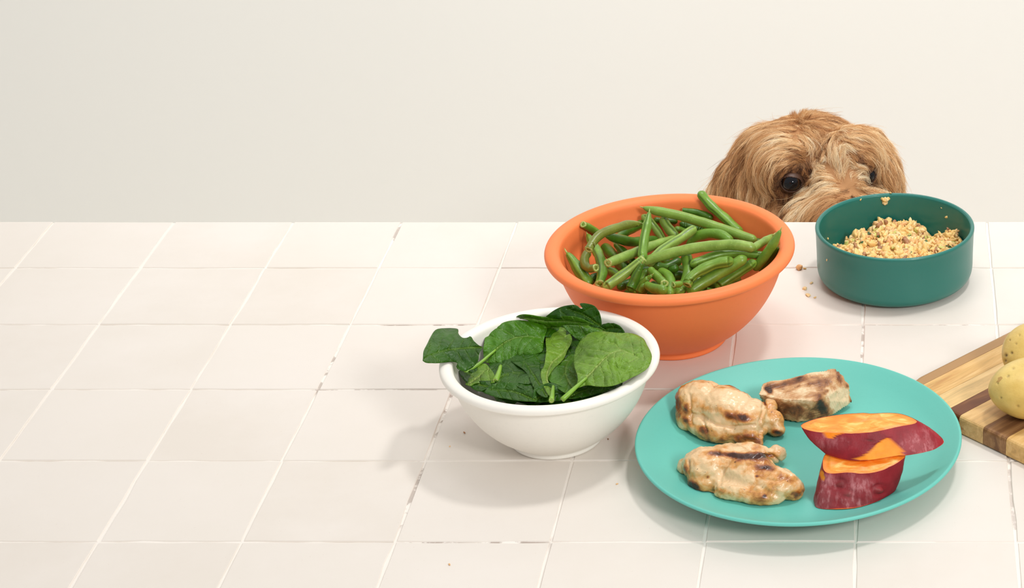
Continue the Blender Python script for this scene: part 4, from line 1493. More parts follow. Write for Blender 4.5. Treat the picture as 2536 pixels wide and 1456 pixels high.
TT = lambda x, y: (2000 + x / 4.412, 460 + y / 4.412)
def world_xy(x, y, h):
    p = at_h(*TT(x, y), h)
    return p[0] - TB[0], p[1] - TB[1]
hills = []     # (x, y, height above base, radius)
for (x, y, h, r, a) in [(820, 300, .0405, .017, .0185), (1080, 350, .0385, .018, .0175), (560, 440, .036, .014, .014), (1560, 500, .035, .013, .0140), (1230, 380, .036, .014, .012),
                        (950, 520, .034, .020, .012), (700, 560, .032, .018, .009), (1650, 520, .035, .011, .006), (1230, 620, .033, .018, .009), (400, 650, .032, .012, .006), (960, 700, .034, .022, .008), (1480, 650, .032, .016, .006)]:
    wx, wy = world_xy(x, y, h)
    hills.append((wx, wy, a, r))
def heap_h(x, y):
    base = 0.0235
    s = 0
    for hx, hy, a, r in hills:
        s = s + (a * np.exp(-((x - hx) ** 2 + (y - hy) ** 2) / r ** 2)) ** 2.2
    h = base + s ** (1 / 2.2) * 1.0
    rr = np.hypot(x, y)
    # the back of the bowl is almost empty
    h = h - 0.012 * sstep(0.018, 0.05, y) - 0.004 * sstep(-0.03, -0.055, x)
    h = h + 0.010 * sstep(0.01, -0.045, y)
    return np.maximum(h, 0.007)
n = 240
rr_ = np.linspace(0, 1, 110) ** 0.75
th_ = np.linspace(0, 2 * math.pi, n, endpoint=False)
RR, TH = np.meshgrid(rr_, th_, indexing='ij')
ri_t = inner_r(tp_)
X = RR * np.cos(TH)
Y = RR * np.sin(TH)
rin = 0.0695
X *= rin
Y *= rin
H = heap_h(X, Y)
P3 = np.stack([X, Y, 0 * X], -1)
dn = 0.0030 * fbm(P3, 75, 3, 3, 0.6) + 0.0016 * fbm(P3, 300, 3, 9, 0.65) - 0.0018 * np.abs(vnoise(P3, 160, 21))
H = H + dn * sstep(1.0, 0.93, RR)
lim = ri_t(np.clip(H, 0, .06)) - 0.0012
sc_ = np.minimum(1, lim / np.maximum(np.hypot(X, Y), 1e-6))
V = np.stack([TB[0] + X * sc_, TB[1] + Y * sc_, ZT + np.maximum(H, .0074)], -1).reshape(-1, 3)
V += 0.0010 * np.stack([vnoise(V, 260, 31), vnoise(V, 260, 33), 0 * V[:, 0]], -1) * (RR.reshape(-1, 1) < 0.93)
F = [(i * n + j, i * n + (j + 1) % n, (i + 1) * n + (j + 1) % n, (i + 1) * n + j) for i in range(len(rr_) - 1) for j in range(n)]
F = [f[::-1] for f in F]
food = mesh('minced_food', V, [f[::-1] for f in F], m_mash)
tag(food, 'heap of minced chicken, sweet potato and greens filling the green bowl', 'dog food', None, 'stuff')
# loose crumbs of it: irregular little lumps joined in one part per colour
def lump(rng, c, s, seed, elong=1.0):
    """irregular lump: 20-vertex noisy sphere"""
    v = LUMP_V * (1 + 0.45 * rng.normal(0, 0.35, (len(LUMP_V), 1)).clip(-0.8, 0.9))
    v = v * np.array([s * elong, s * rng.uniform(0.6, 1.0), s * rng.uniform(0.45, 0.9)])
    q = rng.normal(0, 1, (3, 3))
    Q, _ = np.linalg.qr(q)
    return v @ Q.T + c
bm = bmesh.new()
bmesh.ops.create_icosphere(bm, subdivisions=2, radius=1.0)
LUMP_V = np.array([v.co[:] for v in bm.verts])
LUMP_F = np.array([[v.index for v in f.verts] for f in bm.faces])
bm.free()
rg = np.random.default_rng(11)
groups = {i: ([], []) for i in range(6)}
wts = np.array([0.42, 0.27, 0.20, 0.05, 0.04, 0.02])
cnt = 0
while cnt < 2600:
    x, y = rg.uniform(-.068, .068, 2)
    if math.hypot(x, y) > .0665:
        continue
    h = float(heap_h(np.array(x), np.array(y)))
    if h < 0.0235 and rg.random() < 0.9 or math.hypot(x, y) > float(ri_t(h)) - .0045:
        continue
    g = rg.choice(6, p=wts)
    s = rg.uniform(0.0012, 0.0033) * (1.15 if g in (0, 3) else 0.9 if g < 5 else 0.8)
    z = h + 0.0012 + rg.normal(0, 0.0012)
    v = lump(rg, np.array([TB[0] + x, TB[1] + y, ZT + z]), s, cnt, rg.uniform(1, 2.0))
    vs, fs = groups[g]
    fs.append(LUMP_F + len(vs) * len(LUMP_V))
    vs.append(v)
    cnt += 1
for g, nm in enumerate(('yellow_crumbs', 'cream_crumbs', 'peach_crumbs', 'meat_crumbs', 'zucchini_crumbs', 'spinach_crumbs')):
    vs, fs = groups[g]
    o = mesh(nm, np.vstack(vs), np.vstack(fs), M_CH[g], food, smooth=True)
    o['kind'] = 'stuff'
# bigger pieces that can be picked out
def piece(name, conv_xy, h, s, mat, parent, flat=(1, .7, .6), seed=0, world=None, aim=None):
    r2 = np.random.default_rng(seed)
    c = at_h(*conv_xy, h) if world is None else np.array(world)
    bm = bmesh.new()
    bmesh.ops.create_icosphere(bm, subdivisions=3, radius=1.0)
    V = np.array([v.co[:] for v in bm.verts])
    Fc = [[v.index for v in f.verts] for f in bm.faces]
    bm.free()
    V = V * (1 + 0.35 * fbm(V + seed * 3.1, 1.6, 3, seed)[:, None]) * np.array(flat) * s
    Q = np.array(Matrix.Rotation(r2.uniform(0, 6.28), 3, 'Z') @ Matrix.Rotation(r2.uniform(-.6, .6), 3, 'X')) if aim is None else np.array(Matrix.Rotation(aim, 3, 'Y'))
    return mesh(name, V @ Q.T + c, Fc, mat, parent)
for i, (x, y, s, nm, g) in enumerate([(640, 330, .0050, 'meat_chunk', 3), (455, 480, .0060, 'meat_chunk', 3), (520, 355, .0062, 'sweet_potato_chunk', 0), (795, 690, .0046, 'meat_chunk', 3), (840, 400, .0030, 'spinach_shred', 5), (1590, 485, .0048, 'spinach_shred', 5),
        (480, 410, .0048, 'chicken_chunk', 1), (1240, 280, .0040, 'chicken_chunk', 1), (1110, 740, .0034, 'onion_piece', 2), (1140, 330, .0050, 'meat_chunk', 3), (940, 570, .0042, 'chicken_chunk', 1), (420, 510, .0034, 'spinach_shred', 5), (1330, 690, .0030, 'spinach_shred', 5),
        (900, 480, .0052, 'sweet_potato_chunk', 2), (1010, 640, .0028, 'spinach_shred', 5), (1420, 520, .0026, 'spinach_shred', 5), (500, 605, .0034, 'zucchini_piece', 4), (1260, 710, .0036, 'zucchini_piece', 4), (740, 540, .0032, 'zucchini_piece', 4), (930, 290, .0034, 'zucchini_piece', 4), (850, 730, .0044, 'chicken_chunk', 1)]):
    # find where the viewing ray meets the heap
    hh = .055
    while hh > .01:
        wx, wy = world_xy(x, y, hh)
        if heap_h(np.array(wx), np.array(wy)) + 0.0025 >= hh:
            break
        hh -= 0.0006
    flat = (1, .45, .25) if 'shred' in nm else (1, .75, .6)
    piece(nm, TT(x, y), hh, s, M_CH[g], food, flat, i + 3)
# food stuck to the bowl's inner wall and rim
def on_wall(x, y):
    d = ray(*TT(x, y))
    for z in np.arange(.0575, .01, -.0003):
        t = (ZT + z - CAM[2]) / d[2]
        p = CAM + d * t
        if math.hypot(p[0] - TB[0], p[1] - TB[1]) > ri_t(z) - .0004 and p[1] > TB[1]:
            return p
    return p
smear = empty('food_splash', on_wall(845, 160))
tag(smear, 'lump of yellow food stuck high on the inner wall of the dog bowl', 'food crumb')
for i, (x, y, s) in enumerate([(820, 145, .0030), (850, 150, .0034), (880, 140, .0024), (850, 185, .0026), (840, 165, .0026)]):
    p = on_wall(x, y)
    adopt(piece('crumb', None, 0, s, M_CH[i % 2], None, (1, .45, .8), 60 + i, p - np.array([0, 0.0006, 0])), smear)
for i, (x, y, s, lab) in enumerate([(580, 150, .0014, 'small food fleck on the inner wall of the dog bowl near the dog snout'),
                                    (905, 75, .0013, 'tiny yellow crumb sitting on the far rim of the dog bowl'),
                                    (1520, 340, .0018, 'yellow brown fleck stuck to the inner wall above the small heap'),
                                    (1462, 242, .0009, 'pale speck on the inner wall of the dog bowl above the yellow brown fleck'),
                                    (222, 575, .0013, 'pale crumb on the inner wall at the edge nearest the orange bowl')]):
    p = on_wall(x, y)
    o = piece('food_crumb', None, 0, s, M_CH[i % 2], None, (1, .5, .8), 80 + i, p - np.array([0, 0.0003, 0]))
    tag(o, lab, 'food crumb', 'food flecks on the dog bowl')
p = at_h(*TT(213, 808), 0.0)
# outer wall fleck
d = ray(*TT(213, 808))
for z in np.arange(.05, .02, -.0002):
    t = (ZT + z - CAM[2]) / d[2]
    q = CAM + d * t
    if math.hypot(q[0] - TB[0], q[1] - TB[1]) < 0.0752:
        break
tag(piece('food_crumb', None, 0, .0014, M_CH[1], None, (.5, .5, 1.0), 91, q), 'pale flake stuck on the outside of the dog bowl', 'food crumb', 'food flecks on the dog bowl')
# crumbs on the table
E2 = lambda x, y: (1930 + x / 5.2, 500 + y / 5.2)
for i, (x, y, s, g, fl_, lab) in enumerate([(258, 838, .0036, 2, (1, .9, .75), 'brown and yellow food crumb on the tile joint between the two bowls'),
                                      (328, 857, .0017, 0, (1, .5, .4), 'thin yellow crumb touching the brown crumb on the tile joint'),
                                      (415, 1040, .0020, 1, (1.1, .6, .3), 'pale flake on the tile closest to the side of the dog bowl'),
                                      (327, 1112, .0030, 1, (1, .8, .3), 'largest pale flat flake on the tile beside the dog bowl'),
                                      (368, 1198, .0027, 1, (1.1, .7, .3), 'pale flat flake just in front of the largest flake'),
                                      (460, 1228, .0015, 0, (1, .7, .4), 'small yellow flake nearest the base of the dog bowl')]):
    o = piece('food_crumb', E2(x, y), s * fl_[2] * 0.8, s, M_CH[g], None, fl_, 100 + i)
    tag(o, lab, 'food crumb', 'crumbs on the table beside the dog bowl')
for i, (px, py, s, g, lab) in enumerate([(1150, 1071, .0011, 3, 'tiny brown crumb on the tile by the shadow of the white bowl'),
                                         (1528, 1198, .0009, 2, 'tiny orange crumb on the tile between the white bowl and the plate'),
                                         (1113, 1397, .0010, 2, 'tiny orange crumb on the front tile, far from every bowl'),
                                         (1114, 1105, .0007, 2, 'faint orange speck on the tile below the tiny brown crumb'),
                                         (1506, 1087, .0008, 3, 'brown speck on the tile at the foot of the white bowl')]):
    tag(piece('food_crumb', (px, py), s * 0.35, s, M_CH[g], None, (1.2, .6, .5), 120 + i), lab, 'food crumb', 'specks on the tiles')

# ------------------------------------------------------------------ the dog, sitting behind the table
def D(x, y):
    return (1720 + x / 4.413, 230 + y / 4.413)
def dp(px, py, y):
    return at_y(px, py, y)
def eb(px, py, y, rx, ry, rz, yaw=0, pitch=0, roll=0):
    R = Matrix.Rotation(math.radians(yaw), 3, 'Z') @ Matrix.Rotation(math.radians(pitch), 3, 'Y') @ Matrix.Rotation(math.radians(roll), 3, 'X')
    return (dp(px, py, y), (rx, ry, rz), R)
def ew(x, y, z, rx, ry, rz, yaw=0, pitch=0, roll=0):
    R = Matrix.Rotation(math.radians(yaw), 3, 'Z') @ Matrix.Rotation(math.radians(pitch), 3, 'Y') @ Matrix.Rotation(math.radians(roll), 3, 'X')
    return ((x, y, z), (rx, ry, rz), R)

hc = dp(2010, 440, 2.15)          # middle of the skull
hx, hy, hz = hc
body_parts = [
    eb(2004, 432, 2.150, .072, .080, .064),
    eb(1985, 366, 2.135, .058, .045, .026),                      # skull
    eb(1945, 405, 2.108, .038, .045, .034),                      # brow over the eye next to the orange bowl
    eb(2108, 395, 2.105, .034, .042, .034),                      # other brow
    eb(1905, 480, 2.130, .034, .050, .048),                      # cheek
    eb(2170, 460, 2.135, .026, .048, .048),
    eb(2065, 480, 2.070, .024, .060, .026, roll=22),             # bridge of the nose
    eb(2108, 445, 2.074, .015, .028, .018),
    eb(2082, 575, 2.040, .046, .050, .044),                      # muzzle with its moustache
    eb(2010, 585, 2.055, .036, .042, .044),
    eb(2150, 560, 2.060, .034, .040, .040),
    eb(1935, 570, 2.095, .032, .045, .050),
    ew(hx + .02, 2.075, hz - .115, .035, .055, .030),            # lower jaw
    ew(hx - .005, 2.22, hz - .10, .068, .075, .090, roll=-25),   # neck
    ew(hx - .01, 2.27, hz - .20, .085, .090, .110),
    ew(hx - .015, 2.30, .46, .110, .115, .170),                  # chest
    ew(hx - .015, 2.40, .33, .115, .140, .170),
    ew(hx - .015, 2.48, .20, .130, .160, .160),                  # hindquarters
    ew(hx - .120, 2.46, .13, .055, .110, .105),
    ew(hx + .090, 2.46, .13, .055, .110, .105),
    ew(hx - .150, 2.36, .035, .032, .085, .032),                 # hind paws
    ew(hx + .120, 2.36, .035, .032, .085, .032),
    ew(hx - .075, 2.245, .33, .036, .040, .110),                 # front legs
    ew(hx - .075, 2.235, .16, .028, .030, .120),
    ew(hx - .075, 2.215, .030, .032, .048, .028),
    ew(hx + .045, 2.245, .33, .036, .040, .110),
    ew(hx + .045, 2.235, .16, .028, .030, .120),
    ew(hx + .045, 2.215, .030, .032, .048, .028),
    ew(hx + .02, 2.66, .06, .030, .075, .032, yaw=-12),          # tail on the floor
    ew(hx + .05, 2.76, .05, .026, .070, .028, yaw=-20),
]
k = NT('dog_skin')
k.base(k.ramp(k.noise(30, 4, 0.6), [(0.3, srgb(140, 92, 52)), (0.7, srgb(172, 118, 72))]))
k.base(k.mix(k.attr('dark'), k.ramp(k.noise(30, 4, 0.6), [(0.3, srgb(160, 112, 70)), (0.7, srgb(190, 140, 92))]), srgb(46, 26, 16)))
k.set(Roughness=0.8)
m_dogskin = k.m
dog = empty('dog', (hx, 2.35, 0))
tag(dog, 'golden brown curly haired dog peering over the table edge between the two bowls', 'dog')
bme = remesh_blobs(body_parts, 0.0042, 8)
V = co(bme)
V[:, 2] = np.maximum(V[:, 2], 0.001)
# nothing may reach past the table's back edge
EDGE = YS[-1] * T
low = V[:, 2] < ZT + 0.03
V[:, 1] = np.where(low, np.maximum(V[:, 1], EDGE + 0.018 + 0.0 * V[:, 1]), V[:, 1])
# eye sockets
EYES = [(dp(1960, 450, 2.071), .0115), (dp(2146, 430, 2.086), .0110)]
for c, r in EYES:
    d = V - (c + np.array([0, 0.002, 0]))
    L = np.linalg.norm(d, axis=1)
    q = np.clip(1 - L / (r * 1.9), 0, 1)
    V[:, 1] += q * 0.010
    near = L < r * 1.15
put(bme, V)
body = link_mesh('body', bme, m_dogskin)
adopt(body, dog)
V = co(bme)
dark = np.zeros(len(V))
for c, r in EYES:
    dark = np.maximum(dark, np.exp(-(np.linalg.norm(V - c, axis=1) / (r * 2.3)) ** 2))
set_attr(body, 'dark', dark)

# ears: long flaps hanging beside the head
def ear(pts, name='ear'):
    parts = [(dp(px, py, y), (rx, ry, rz), Matrix.Rotation(math.radians(pt), 3, 'Y')) for px, py, y, rx, ry, rz, pt in pts]
    me = remesh_blobs(parts, 0.0036, 8)
    o = link_mesh(name, me, m_dogskin)
    set_attr(o, 'dark', np.zeros(len(me.vertices)))
    return adopt(o, dog)
ear1 = ear([(1890, 366, 2.155, .022, .026, .024, 30), (1862, 400, 2.150, .022, .028, .040, 25), (1832, 460, 2.145, .026, .030, .044, 22), (1808, 530, 2.145, .030, .030, .050, 15), (1800, 600, 2.15, .028, .026, .040, 5)])
ear2 = ear([(2130, 366, 2.155, .022, .024, .022, -30), (2172, 395, 2.150, .018, .028, .036, -20), (2190, 450, 2.145, .016, .030, .044, -10), (2198, 530, 2.145, .018, .030, .050, -4)])

# eyes
k = NT('dog_eye')
v = k.attr('iris')
k.base(k.ramp(v, [(0.0, srgb(8, 9, 14)), (0.70, srgb(12, 13, 20)), (0.80, srgb(48, 28, 14)), (0.90, srgb(34, 18, 10)), (0.93, srgb(20, 12, 10))]))
k.set(Roughness=0.05)
k.b.inputs['Specular IOR Level'].default_value = 0.32
m_eye = k.m
for (c, r), look in zip(EYES, ((0.02, -1, 0.28), (0.30, -1, 0.25))):
    bm = bmesh.new()
    bmesh.ops.create_icosphere(bm, subdivisions=5, radius=r)
    me = bpy.data.meshes.new('eye')
    bm.to_mesh(me)
    bm.free()
    q = co(me)
    lk = np.array(look) / np.linalg.norm(look)
    cs = (q / r) @ lk
    ang = np.arccos(np.clip(cs, -1, 1)) / 0.95
    put(me, q + lk * (0.0010 * np.exp(-(ang / 0.6) ** 2))[:, None] + c)
    o = link_mesh('eye', me, m_eye)
    set_attr(o, 'iris', np.clip(ang, 0, 1))
    adopt(o, dog)
# eyelids: dark skin closing over each eyeball, open in an almond
m_lid = plain('dog_eyelid', srgb(74, 48, 34), 0.5, 0.2, 60)
for (c, r), (ax_, ay_, tw) in zip(EYES, ((1.10, .78, 6), (1.0, .90, -8))):
    bm = bmesh.new()
    bmesh.ops.create_uvsphere(bm, u_segments=64, v_segments=48, radius=r * 1.07)
    me = bpy.data.meshes.new('eyelid')
    ca_, sa_ = math.cos(math.radians(tw)), math.sin(math.radians(tw))
    kill = []
    for vv in bm.verts:
        x, y, z = vv.co / (r * 1.07)
        y = -y
        u_ = x * ca_ - z * sa_
        v_ = x * sa_ + z * ca_ - 0.06
        if y < -0.2 or (y > 0 and (u_ / (0.84 * ax_)) ** 2 + (v_ / (0.84 * ay_)) ** 2 < 1):
            kill.append(vv)
    bmesh.ops.delete(bm, geom=kill, context='VERTS')
    bm.to_mesh(me)
    bm.free()
    put(me, co(me) + c)
    o = link_mesh('eyelid', me, m_lid)
    sl = o.modifiers.new('thickness', 'SOLIDIFY')
    sl.thickness = 0.0009
    adopt(o, dog)
# nose leather, low behind the bowl
bm = bmesh.new()
bmesh.ops.create_icosphere(bm, subdivisions=4, radius=1.0)
me = bpy.data.meshes.new('nose')
bm.to_mesh(me)
bm.free()
q = co(me) * np.array([.017, .010, .012])
q[:, 0] *= 1 - 0.35 * np.clip(-q[:, 2] / .012, 0, 1)
for sx in (-1, 1):
    g = np.exp(-(((q[:, 0] - sx * .009) / .0035) ** 2 + ((q[:, 2] + .002) / .003) ** 2)) * (q[:, 1] < 0)
    q[:, 1] += g * .004
put(me, q + np.array([dp(2090, 610, 1.99)[0], 1.992, dp(2090, 610, 1.99)[2]]))
adopt(link_mesh('nose', me, plain('dog_nose', srgb(34, 24, 22), 0.3, 0.2, 80, 0.3, 500)), dog)

# ---- fur: guide hairs follow a combed flow over the skin, thousands of fine hairs clump around them
def joined_bvh(obs):
    vs, fs = [], []
    n = 0
    for o in obs:
        v = co(o.data)
        vs += [tuple(x) for x in v]
        fs += [tuple(i + n for i in p.vertices) for p in o.data.polygons]
        n += len(v)
    return BVHTree.FromPolygons(vs, fs), np.array(vs), fs
bvh, AV, AF = joined_bvh([body, ear1, ear2])
# combed directions read off the photograph: (x, y, direction x, direction y down, length cm, tone)   tone: 0 dark brown .. 1 pale gold
FLOW = [
    (1190, 160, .10, -1.0, 2.4, .60), (1175, 210, .0, -1.0, 2.4, .60), (1060, 230, -.5, -.6, 1.8, .55), (1300, 190, .9, .15, 2.4, .45), (1450, 230, 1, .35, 2.4, .5), (1600, 280, 1, .5, 2.4, .5), (1780, 380, .8, .6, 2.2, .62), (1900, 430, .9, .55, 2.2, .72),
    (900, 250, -1, .10, 2.8, .62), (760, 300, -1, .45, 3.0, .62), (640, 380, -.9, .7, 3.0, .58), (520, 480, -.8, .8, 3.0, .5), (440, 600, -.7, .9, 3.0, .5),
    (1040, 330, -.3, .6, 2.6, .5), (1120, 330, .2, 1, 2.6, .55), (1200, 400, .35, 1, 2.6, .6), (1000, 420, -.75, .45, 3.2, .66), (850, 450, -.9, .55, 3.2, .62), (700, 560, -.8, .7, 3.2, .55),
    (1150, 500, .15, 1, 2.6, .72), (1300, 520, .3, 1, 2.4, .62), (1420, 560, .25, 1, 2.4, .36), (1380, 700, .1, 1, 1.6, .40), (1350, 640, -.1, 1, 1.8, .34),
    (1000, 560, -.85, .35, 3.0, .74), (900, 640, -.85, .5, 3.0, .66), (780, 720, -.7, .75, 3.0, .58), (680, 820, -.5, .9, 3.0, .6), (1100, 640, -.9, .15, 2.6, .70), (1150, 720, -.8, .05, 1.6, .40), (1050, 740, -.85, .25, 2.2, .55),
    (950, 760, -.75, .5, 2.2, .58), (850, 860, -.5, .85, 1.8, .50), (760, 950, -.25, 1, 2.6, .60), (700, 1080, -.1, 1, 3.0, .62), (640, 1000, -.15, 1, 3.0, .56), (780, 1150, 0, 1, 2.2, .5),
    (1080, 830, -.7, .35, 0.6, .20), (1180, 800, .2, .3, 0.6, .22), (930, 880, -.5, .7, 0.7, .18), (1280, 900, .6, .6, 0.6, .06), (1200, 940, .3, .6, 0.5, .04), (900, 980, -.3, .9, 0.5, .10),
    (1130, 1000, .3, 1, .6, .05), (870, 1000, -.2, 1, .7, .14), (1000, 1060, .0, 1, .6, .08), (860, 1150, -.1, 1, .9, .24), (1090, 1180, -.1, 1, .9, .2), (1000, 1250, 0, 1, 1.0, .30), (880, 1240, -.1, 1, 1.0, .30), (900, 1080, -.1, 1, 0.8, .16), (1000, 1120, .05, 1, 0.8, .16), (1100, 1100, .1, 1, 0.8, .12), (950, 1200, -.1, 1, 1.2, .30), (1050, 1220, -.1, 1, 1.2, .30), (900, 1320, -.1, 1, 1.5, .34), (1000, 1350, -.1, 1, 1.5, .34),
    (1400, 820, -.7, -.35, 2.0, .88), (1480, 760, -.25, -1, 2.0, .85), (1560, 700, .0, -1, 2.2, .92), (1620, 640, .15, -1, 2.0, .90), (1500, 640, -.1, -1, 2.0, .62), (1560, 560, .1, -1, 1.8, .74),
    (1360, 900, -1, -.15, 2.2, .80), (1450, 930, -.9, -.35, 2.4, .86), (1600, 880, -.1, -1, 2.2, .84), (1700, 960, -.1, -1, 1.8, .72), (1680, 820, .3, -.8, 2.0, .86), (1760, 860, .75, -.45, 2.0, .92), (1800, 930, .85, -.2, 2.2, .80),
    (1320, 980, -1, .15, 2.6, .90), (1240, 1050, -.8, .7, 2.8, .88), (1170, 1150, -.6, 1, 3.0, .84), (1120, 1280, -.5, 1, 3.0, .88), (1060, 1370, -.5, 1, 2.5, .90), (1450, 1020, -.95, .25, 3.0, .85), (1350, 1130, -.8, .6, 3.0, .72),
    (1300, 1230, -.7, .8, 3.0, .78), (1550, 1060, -.9, .2, 2.6, .72), (1500, 1150, -.8, .55, 3.0, .62), (1400, 1280, -.6, .8, 3.0, .36), (1600, 1150, -.7, .6, 2.6, .40), (1300, 1380, -.4, 1, 2.6, .26), (1660, 1070, -.6, .3, 1.6, .34), (1720, 1080, 0, .5, 1.2, .25),
    (1800, 1020, .9, .1, 2.4, .66), (1900, 990, 1, .12, 2.6, .84), (2020, 1020, .95, .4, 2.6, .86), (2110, 1080, .8, .8, 2.2, .80), (1850, 1080, .8, .3, 2.0, .60),
    (1600, 380, .5, .7, 2.2, .66), (1650, 480, .5, .7, 2.2, .78), (1500, 420, .3, .9, 2.2, .60), (1600, 560, .3, .8, 1.6, .70), (1700, 560, .6, .5, 1.8, .62), (1750, 480, .8, .3, 2.4, .74), (1720, 660, .5, .5, 1.0, .42), (1780, 740, .4, .6, 0.6, .22),
    (1850, 660, .9, .2, 1.8, .56), (1900, 740, .8, .4, 1.0, .34), (1960, 700, .9, .6, 2.4, .50), (2050, 640, .8, .7, 2.8, .64), (2100, 760, .6, .9, 3.0, .60), (2180, 880, .35, 1, 3.0, .56), (2220, 1000, .2, 1, 3.0, .52), (2060, 880, .5, 1, 2.4, .44),
    (1980, 900, .4, .9, 1.0, .20), (2020, 980, .4, .9, 1.4, .30), (1900, 860, .3, .3, 0.5, .05), (1930, 930, .3, .6, 0.5, .06), (2000, 560, .9, .55, 2.6, .72), (2120, 620, .7, .8, 2.6, .60), (2150, 740, .5, .9, 2.8, .58),
    (560, 560, -.6, .8, 3.0, .40), (500, 700, -.5, 1, 3.0, .42), (420, 760, -.5, 1, 3.2, .46), (350, 820, -.5, .9, 3.2, .50), (260, 900, -.55, .85, 3.2, .56), (180, 980, -.6, .8, 3.2, .64), (300, 1020, -.35, 1, 3.2, .44), (420, 950, -.25, 1, 3.2, .40), (420, 1080, -.15, 1, 3.2, .36),
    (520, 850, -.3, 1, 3.0, .52), (540, 1000, -.2, 1, 3.0, .58), (600, 1100, -.15, 1, 3.0, .56), (200, 1080, -.4, 1, 3.2, .54), (480, 900, -.3, 1, 3.0, .34),
]
FL = np.array([(*D(x, y), dx, dy, ln, tn) for x, y, dx, dy, ln, tn in FLOW])

def flow_at(P):
    x, y, _ = proj(P)
    d2 = (x[:, None] - FL[None, :, 0]) ** 2 + (y[:, None] - FL[None, :, 1]) ** 2
    wt = 1 / (d2 + 30.0) ** 3
    wt /= wt.sum(1, keepdims=True)
    r = wt @ FL[:, 2:]
    dm = np.sqrt(d2.min(1))
    far = np.clip((dm - 45) / 50, 0, 1)           # away from the face: hair simply hangs
    r[:, 0] *= 1 - far * 0.7
    r[:, 1] = r[:, 1] * (1 - far) + far
    r[:, 2] = r[:, 2] * (1 - far) + 2.8 * far
    r[:, 3] = r[:, 3] * (1 - far) + 0.5 * far
    return r

def sample(verts, faces, count, seed, keep):
    rg = np.random.default_rng(seed)
    tri = []
    for f in faces:
        for j in range(1, len(f) - 1):
            tri.append((f[0], f[j], f[j + 1]))
    tri = np.array(tri)
    a, b, c = verts[tri[:, 0]], verts[tri[:, 1]], verts[tri[:, 2]]
    cen = (a + b + c) / 3
    N = np.cross(b - a, c - a)
    ar = np.linalg.norm(N, axis=1)
    wgt = ar * keep(cen, N / (ar[:, None] + 1e-12))
    idx = rg.choice(len(tri), count, p=wgt / wgt.sum())
    u, v_ = rg.random((2, count))
    m = u + v_ > 1
    u[m], v_[m] = 1 - u[m], 1 - v_[m]
    P = a[idx] + (b[idx] - a[idx]) * u[:, None] + (c[idx] - a[idx]) * v_[:, None]
    return P, (N / (ar[:, None] + 1e-12))[idx]

def keep_head(c, n):
    z = sstep(ZT - .16, ZT - .10, c[:, 2])
    facing = ((CAM - c) * n).sum(1)
    wv = np.where(facing > -0.5, 1.0, 0.25)
    wv = wv * z * (1 + 2.2 * (flow_at(c)[:, 2] < 1.0))
    for ce, r in EYES:
        L = np.linalg.norm((c - ce) * np.array([1, .5, 1.05]), axis=1)
        above = sstep(0.0, r * 0.5, c[:, 2] - ce[2])
        wv = wv * sstep(r * (1.15 - 0.2 * above), r * (1.5 - 0.3 * above), L)
    return wv

